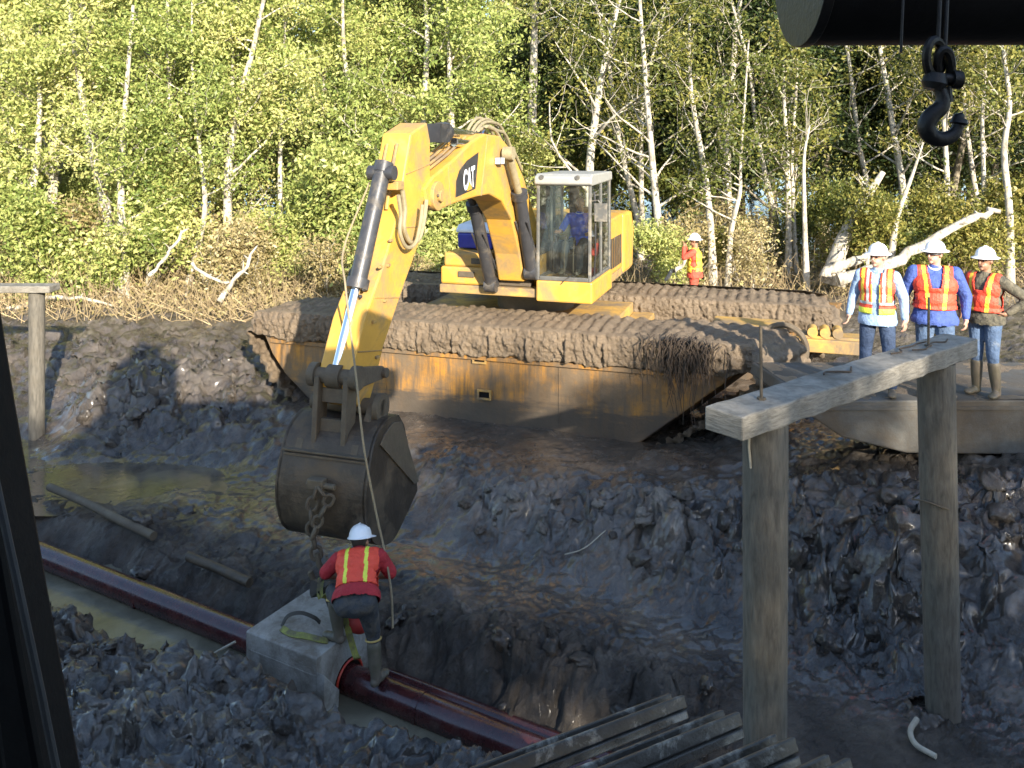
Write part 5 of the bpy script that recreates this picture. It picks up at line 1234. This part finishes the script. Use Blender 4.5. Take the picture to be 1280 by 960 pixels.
def limb(mb, anc, rg, start, d, length, rad, lvl, nseg=5, up=.25, gn=.25, tipfrac=.25, kids=(7, 4, 3)):
    pts = [Vector(start)]; d = Vector(d).normalized()
    for i in range(nseg):
        d = (d+Vector((rg.gauss(0, gn), rg.gauss(0, gn), rg.gauss(0, gn*.6)+up*.25))).normalized(); pts.append(pts[-1]+d*length/nseg)
    rads = [max(.004, rad*(1-(1-tipfrac)*i/nseg)) for i in range(nseg+1)]
    mb.tube(pts, rads, 6 if lvl < 2 else 4, cap=False)
    if lvl >= 2 or lvl >= len(kids):
        for p in pts[1:]: anc.append(tuple(p))
        return
    n = kids[lvl]
    for i in range(n):
        t = .3+.7*(i+rg.random())/n; k = min(nseg-1, int(t*nseg)); p = pts[k].lerp(pts[k+1], t*nseg-k); a = rg.uniform(0, 6.283)
        base = (pts[k+1]-pts[k]).normalized(); o = base.orthogonal().normalized(); o = (Matrix.Rotation(a, 3, base) @ o)
        limb(mb, anc, rg, p, base*.45+o*rg.uniform(.6, 1.1), length*rg.uniform(.38, .62), rads[k]*.5, lvl+1, 4, up, gn, .3, kids)
    anc.append(tuple(pts[-1]))
def make_tree(seed, h, r0, path=None, first=.3, nb=12, blen=.28, per=30, spread=.28, size=.085, leaf='leaf_green', bark='bark_pale', up=.4, wob=.03, kids=(0, 4, 3), leafy=1.0, extra=None):
    """returns (trunk mesh, crown mesh) in tree coordinates, base at the origin"""
    rg = random.Random(seed); mb = MB(); anc = []
    if path is None:
        path = [Vector((0, 0, -.3))]; d = Vector((rg.gauss(0, .05), rg.gauss(0, .05), 1)); n = 9
        for i in range(n):
            d = (d+Vector((rg.gauss(0, wob*2), rg.gauss(0, wob*2), 0))).normalized(); path.append(path[-1]+d*h/n)
    pp = catmull(path, 4); n = len(pp); rr = [r0*(1-.8*(i/n)**1.1)*(1+.35*max(0, 1-i/3)) for i in range(n)]
    mb.tube(pp, rr, 9, cap=True)
    for i in range(nb):
        t = first+(1-first)*(i+rg.random()*.8)/nb; k = min(n-2, int(t*(n-1))); p = pp[k]; a = rg.uniform(0, 6.283)
        L_ = h*blen*(1.15-.75*(t-first)/(1-first))*rg.uniform(.7, 1.2)
        limb(mb, anc, rg, p, (math.cos(a), math.sin(a), up*rg.uniform(.4, 1.8)), L_, rr[k]*.42, 1, 6, up, .16, .3, kids)
    anc.append(tuple(pp[-1]))
    if leafy < 1: rg.shuffle(anc); anc = anc[:max(3, int(len(anc)*leafy))]
    if extra: anc += extra
    me = bpy.data.meshes.new('trunk'); me.from_pydata(mb.v, [], mb.f); me.update(); me.polygons.foreach_set('use_smooth', [True]*len(me.polygons)); me.materials.append(MATS[bark])
    return me, leaf_mesh('crown', anc, per, spread, size, seed, leaf)
def put(name, meshes, loc, rz, sc, label, cat, group=None, parts=('trunk', 'crown')):
    e = empty(name, loc, label, cat, group); e.rotation_euler = (0, 0, rz); e.scale = (sc, sc, sc)
    for nm, me in zip(parts, meshes):
        if me is None: continue
        o = bpy.data.objects.new(nm, me); COL.objects.link(o); o.parent = e
    return e
rf_ = random.Random(11)
LEAFY = [make_tree(100+i, rf_.uniform(9, 11), rf_.uniform(.10, .15), first=.16, nb=17, blen=.23, per=46, spread=.25, size=.058, leaf='leaf_green') for i in range(5)]
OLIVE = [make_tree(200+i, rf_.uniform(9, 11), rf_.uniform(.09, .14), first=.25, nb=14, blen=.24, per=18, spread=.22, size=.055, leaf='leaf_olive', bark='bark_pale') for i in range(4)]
DENSE = [make_tree(300+i, 15, .2, first=.12, nb=24, blen=.24, per=60, spread=.42, size=.105, leaf='leaf_green' if i < 2 else 'leaf_olive', bark='bark_dark') for i in range(3)]
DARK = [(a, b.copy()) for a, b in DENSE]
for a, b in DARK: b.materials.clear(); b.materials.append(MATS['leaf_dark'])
SHRUB = [make_tree(400+i, rf_.uniform(2.2, 3.4), .03, first=.05, nb=14, blen=.40, per=32, spread=.20, size=.05, leaf=('leaf_green', 'leaf_olive', 'leaf_green', 'leaf_dry')[i], bark=('bark_dark', 'bark_dark', 'bark_dark', 'bark_pale')[i], up=.9, wob=.1, leafy=(1, 1, 1, .3)[i]) for i in range(4)]
gcache = {}
def gh(x, y): return float(rbf(np.array([[x]]), np.array([[y]]))[0, 0, 0])
def pixpath(pix, d, dy=0):
    P_ = [W(px, py, d+dy*i) for i, (px, py) in enumerate(pix)]
    return P_
def spec_tree(pix, d, r0, label, name='tree', seed=1, dy=0, top=None, group=None, cat='tree', **kw):
    """a trunk that follows the shape seen in the photo (bottom to top), at its real distance"""
    P_ = pixpath(pix, d, dy); base = Vector((P_[0].x, P_[0].y, gh(P_[0].x, P_[0].y)-.15))
    if abs(base.z-P_[0].z) < 1.5 and not kw.pop('keep', False): P_[0] = Vector((P_[0].x, P_[0].y, base.z))
    if top: P_.append(P_[-1]+Vector(top))
    h = P_[-1].z-P_[0].z; o = P_[0].copy(); path = [p-o for p in P_]
    ms = make_tree(seed, max(h, 2), r0, path=path, **kw)
    return put(name, ms, o, 0, 1, label, cat, group)
LT = dict(first=.35, nb=11, blen=.2, per=36, spread=.24, size=.058, leaf='leaf_green')
RT = dict(first=.35, nb=12, blen=.22, per=10, spread=.20, size=.06, leaf='leaf_olive')
spec_tree([(148, 365), (140, 300), (128, 240), (112, 175), (98, 90), (86, 0)], 22.0, .16, 'tall pale tree with a thick curving trunk at the left, nearest the left post', seed=1, top=(-.2, .2, 1.4), **LT)
spec_tree([(156, 362), (153, 300), (152, 200)], 21.7, .15, 'straight pale trunk standing just right of the thick curving tree', seed=2, top=(.3, 0, 4), **LT)
spec_tree([(30, 350), (38, 260), (48, 180), (50, 80)], 22.5, .12, 'pale tree close to the left edge above the crossbeam', seed=3, top=(0, 0, 1.5), **LT)
spec_tree([(230, 355), (252, 290), (256, 245), (250, 190), (242, 120), (240, 60)], 22.3, .085, 'slender pale tree with a kinked trunk left of the excavator arm', seed=4, top=(0, 0, 1.5), **LT)
spec_tree([(283, 340), (284, 250), (290, 150), (291, 50)], 23.5, .08, 'thin straight pale tree right of the slender kinked one', seed=5, top=(0, 0, 1.5), **LT)
spec_tree([(352, 330), (350, 220), (352, 120), (356, 40)], 24, .08, 'thin tree left of the raised excavator arm', seed=6, top=(0, 0, 1.5), **LT)
spec_tree([(668, 300), (664, 200), (667, 80), (668, 0)], 27, .2, 'very tall straight grey trunk rising behind the excavator boom', seed=7, top=(0, 0, 2), **{**LT, 'first': .6})
spec_tree([(830, 352), (824, 290), (818, 230), (812, 160), (804, 60), (800, 0)], 21.5, .115, 'pale trunk with bare forking branches left of the man in red', seed=8, top=(0, 0, 1.2), **{**RT, 'nb': 22, 'first': .25, 'leafy': .5, 'blen': .27})
spec_tree([(892, 352), (888, 280), (880, 210), (866, 130), (862, 80)], 21.2, .105, 'pale tree right behind the man in red', seed=9, top=(0, 0, 1.2), **RT)
spec_tree([(909, 352), (914, 290), (925, 240), (926, 200)], 21.0, .08, 'slim pale trunk leaning right, right of the man in red', seed=10, top=(.2, 0, 3), **RT)
spec_tree([(985, 352), (986, 290), (984, 200), (980, 120)], 22.2, .10, 'pair-like slim trunk left of the dead snag', seed=11, top=(0, 0, 1.2), **RT)
spec_tree([(996, 352), (993, 290), (990, 200), (996, 100)], 22.4, .07, 'thinner trunk between its slim neighbour and the dead snag', seed=12, top=(0, 0, 1.2), **RT)
spec_tree([(1009, 353), (1006, 280), (1005, 200), (1012, 158)], 20.6, .075, 'dead white snag ending in a few bare forked twigs', name='dead_tree', seed=13, cat='dead tree', **{**RT, 'first': .86, 'nb': 5, 'blen': .35, 'leafy': .02, 'kids': (0, 1, 1), 'up': .5})
spec_tree([(1040, 355), (1050, 310), (1075, 260), (1104, 215)], 20.4, .24, 'thick broken dead trunk leaning right behind the platform', name='dead_tree', seed=14, cat='dead tree', keep=True, **{**RT, 'nb': 2, 'first': .8, 'leafy': .02})
spec_tree([(1112, 330), (1122, 270), (1140, 220), (1154, 178)], 19.8, .075, 'white thin leaning trunk behind the leftmost man on the platform', name='dead_tree', seed=15, cat='dead tree', keep=True, **{**RT, 'nb': 3, 'first': .8, 'leafy': .05})
spec_tree([(1182, 320), (1184, 240), (1180, 150), (1178, 70)], 22.5, .09, 'slim trunk behind the hanging black hook', seed=16, top=(0, 0, 1.2), **RT)
spec_tree([(1228, 330), (1230, 250), (1228, 150), (1232, 80)], 22.0, .07, 'slender tree between the hook and the right edge', seed=17, top=(0, 0, 1.2), **RT)
spec_tree([(1262, 350), (1262, 270), (1255, 190), (1262, 130), (1254, 60)], 20.5, .10, 'pale S-curved tree at the right edge', seed=18, top=(0, 0, 1.2), **{**RT, 'first': .5})
def dead_log(pix, d, r0, r1, label, dd=0):
    rg = random.Random(int(pix[0][0])); P_ = [W(px, py, d+dd*i) for i, (px, py) in enumerate(pix)]; cc = [p+Vector((rg.gauss(0, .03), rg.gauss(0, .03), rg.gauss(0, .03))) for p in catmull(P_, 5)]; n = len(cc)
    mb = MB(); mb.tube(cc, [(r0+(r1-r0)*i/n)*rg.uniform(.8, 1.15)*(.55 if i == n-1 else 1) for i in range(n)], 10)
    for k in range(7):
        i = rg.randrange(2, n-1); v = (cc[i]-cc[i-1]).normalized(); o = (Matrix.Rotation(rg.uniform(0, 6.28), 3, v) @ v.orthogonal().normalized()); L_ = rg.uniform(.15, .8)*(r0*6)
        q = cc[i]+(v*.6+o)*L_; mb.tube([cc[i], cc[i].lerp(q, .5)+Vector((rg.gauss(0, .04), 0, rg.gauss(0, .04))), q], [r0*.3, r0*.2, r0*.07], 5)
    return tag(build('fallen_log', mb, 'bark_pale', None, True, loc=P_[0]), label, 'log')
dead_log([(1048, 352), (1110, 330), (1170, 296), (1225, 268), (1250, 262)], 19.3, .15, .05, 'long fallen white log rising to the right behind the three men')
dead_log([(1030, 345), (1060, 328), (1100, 318)], 19.9, .14, .10, 'short pale log lying against the foot of the broken leaning trunk')
dead_log([(185, 345), (210, 318), (232, 285)], 20.5, .05, .03, 'pale leaning dead pole among the brush at the left')
dead_log([(275, 375), (300, 345), (320, 308)], 20.4, .07, .03, 'pale dead limb leaning left of the excavator arm')
dead_log([(240, 330), (262, 345), (285, 352)], 20.2, .05, .03, 'pale broken pole lying in the brush between the slender trees')
dead_log([(830, 350), (848, 335), (862, 320)], 19.6, .05, .04, 'short tan pole leaning beside the man in red')
dead_log([(10, 385), (75, 372), (140, 380)], 20.4, .06, .04, 'fallen stem lying along the edge of the brush at the far left')

n_t = 0
def scatter(n, xr, yr, kinds, name, label, cat, group, scr=(.85, 1.15), seed=0, avoid=1.0, zoff=0):
    rg = random.Random(seed); pts_ = []
    tries = 0
    while len(pts_) < n and tries < n*60:
        tries += 1
        y = rg.uniform(*yr); x = rg.uniform(*xr)*(y/24.)
        if all((x-a)**2+(y-b)**2 > avoid**2 for a, b in pts_): pts_.append((x, y))
    for x, y in pts_:
        put(name, rg.choice(kinds), (x, y, gh(x, y)+zoff), rg.uniform(0, 6.28), rg.uniform(*scr), label, cat, group)
scatter(17, (-17, -.5), (23, 28), LEAFY, 'tree', 'bright yellow-green leafy tree in the woods left of and behind the excavator boom', 'tree', 'leafy trees at the left', seed=1, avoid=1.5)
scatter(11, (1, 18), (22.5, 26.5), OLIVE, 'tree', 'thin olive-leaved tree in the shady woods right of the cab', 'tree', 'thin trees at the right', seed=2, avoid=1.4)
scatter(17, (-19, .5), (29, 40), DENSE, 'tree', 'large dense tree standing deep in the wood behind the front row', 'tree', 'dense trees deep in the wood', seed=3, avoid=2.6, scr=(.66, .82))
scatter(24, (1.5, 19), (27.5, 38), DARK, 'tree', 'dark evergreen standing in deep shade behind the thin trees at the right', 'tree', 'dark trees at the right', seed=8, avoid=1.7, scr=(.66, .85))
scatter(30, (-20, 20), (42, 58), DENSE, 'tree', 'large tree at the very back of the wood, mostly hidden', 'tree', 'trees at the back of the wood', seed=4, avoid=3.2, scr=(.85, 1.05))
scatter(44, (-16, -.2), (21.3, 25.5), [SHRUB[0], SHRUB[2], SHRUB[3], SHRUB[0]], 'shrub', 'leafy yellow-green bush along the wood edge left of the excavator', 'shrub', 'bushes left of the excavator', seed=5, avoid=.7, scr=(.6, 1.5))
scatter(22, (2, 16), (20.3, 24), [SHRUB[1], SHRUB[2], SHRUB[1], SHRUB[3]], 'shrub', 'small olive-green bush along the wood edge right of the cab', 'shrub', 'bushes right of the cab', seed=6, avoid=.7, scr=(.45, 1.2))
scatter(26, (-16, 16), (27, 36), [SHRUB[0], SHRUB[1]], 'shrub', 'tall understorey bush growing between the trunks inside the wood', 'shrub', 'understorey bushes', seed=7, avoid=1.2, scr=(1.2, 2.2))
# dry brush at the foot of the wood
r_ = random.Random(21); mb = MB()
for i in range(5200):
    left = r_.random() < .62
    x = r_.uniform(-16, -1.5) if left else r_.uniform(1.5, 15); y = r_.uniform(19.3, 23.5) if left else r_.uniform(18.8, 22.5)
    if not left and x < 6 and y < 19.4: continue
    z = 1.25+.05*(y-19) if left else 1.6+.02*(y-19); ln = abs(r_.gauss(.45, .35))+.15; a = r_.uniform(0, 6.28); el = r_.uniform(.1, 1.4)
    d = Vector((math.cos(a)*math.cos(el), math.sin(a)*math.cos(el)*.5, math.sin(el)))*ln; p = Vector((x, y, z-.05+r_.uniform(0, .25)*(y-19)/3)); q = [p, p+d*.5+Vector((r_.gauss(0, .04), 0, r_.gauss(0, .04))), p+d]
    w_ = r_.uniform(.005, .013); mb.tube(q, [w_, w_*.8, w_*.4], 3, cap=False)
tag(build('dry_brush', mb, 'dry_stem', None), 'tangle of dry stems and twigs lying along the foot of the wood', 'brush', kind='stuff')
anc = []
for i in range(1500):
    left = r_.random() < .6; x = r_.uniform(-16, -1.5) if left else r_.uniform(2, 15); y = r_.uniform(19.8, 24)
    anc.append((x, y, (1.3 if left else 1.65)+r_.uniform(0, .55)*min(1, (y-19.5)/2)))
tag(link('low_weeds', leaf_mesh('low_weeds', anc, 9, .16, .06, 77, 'leaf_dry'), []), 'low straw coloured weeds and leaves in front of the trees', 'weeds', kind='stuff')
# trees behind the viewpoint that shade the trench
rs = random.Random(5)
for i in range(16):
    x = -9+2.1*i+rs.uniform(-.4, .4); y = -14+rs.uniform(-1.5, 1.0)
    put('tree', rs.choice(DENSE), (x, y, 1.8), rs.uniform(0, 6.28), (rs.uniform(.64, .67) if x < 8.5 else rs.uniform(.69, .72)), 'tree on the bank behind the viewpoint, outside the picture', 'tree', 'trees behind the viewpoint')
# ------------------------------------------------------------------ light, sky, camera
w = bpy.data.worlds.new('World'); scene.world = w; w.use_nodes = True; nt = w.node_tree
bg = nt.nodes['Background']; sky = nt.nodes.new('ShaderNodeTexSky'); sky.sky_type = 'NISHITA'; sky.sun_disc = False
SEL, SROT = R(20.5), math.atan2(.36, -.93)
sky.sun_elevation = SEL; sky.sun_rotation = SROT; sky.ozone_density = 1.5; sky.dust_density = .6
nt.links.new(sky.outputs[0], bg.inputs[0]); bg.inputs[1].default_value = .15
sl = bpy.data.lights.new('sun', 'SUN'); sl.energy = 5.0; sl.angle = R(.5); sl.color = (1, .90, .74)
so = bpy.data.objects.new('sun', sl); COL.objects.link(so); so.location = (10, -20, 20)
sv = Vector((.36*math.cos(SEL), -.93*math.cos(SEL), math.sin(SEL))).normalized()
so.rotation_euler = sv.to_track_quat('Z', 'Y').to_euler()
cam = bpy.data.cameras.new('camera'); co_ = bpy.data.objects.new('camera', cam); COL.objects.link(co_)
co_.location = (0, 0, CZ); co_.rotation_euler = (R(90), 0, 0); cam.sensor_width = 36; cam.lens = FPX/1280*36
cam.shift_y = -(480-HY)/1280; cam.clip_start = .05; cam.clip_end = 2000
scene.camera = co_
vs = scene.view_settings; vs.view_transform = 'Standard'; vs.look = 'None'; vs.gamma = 1; vs.exposure = 1.5
scene.cycles.max_bounces = 6; scene.cycles.transparent_max_bounces = 12; scene.cycles.diffuse_bounces = 3; scene.cycles.glossy_bounces = 3
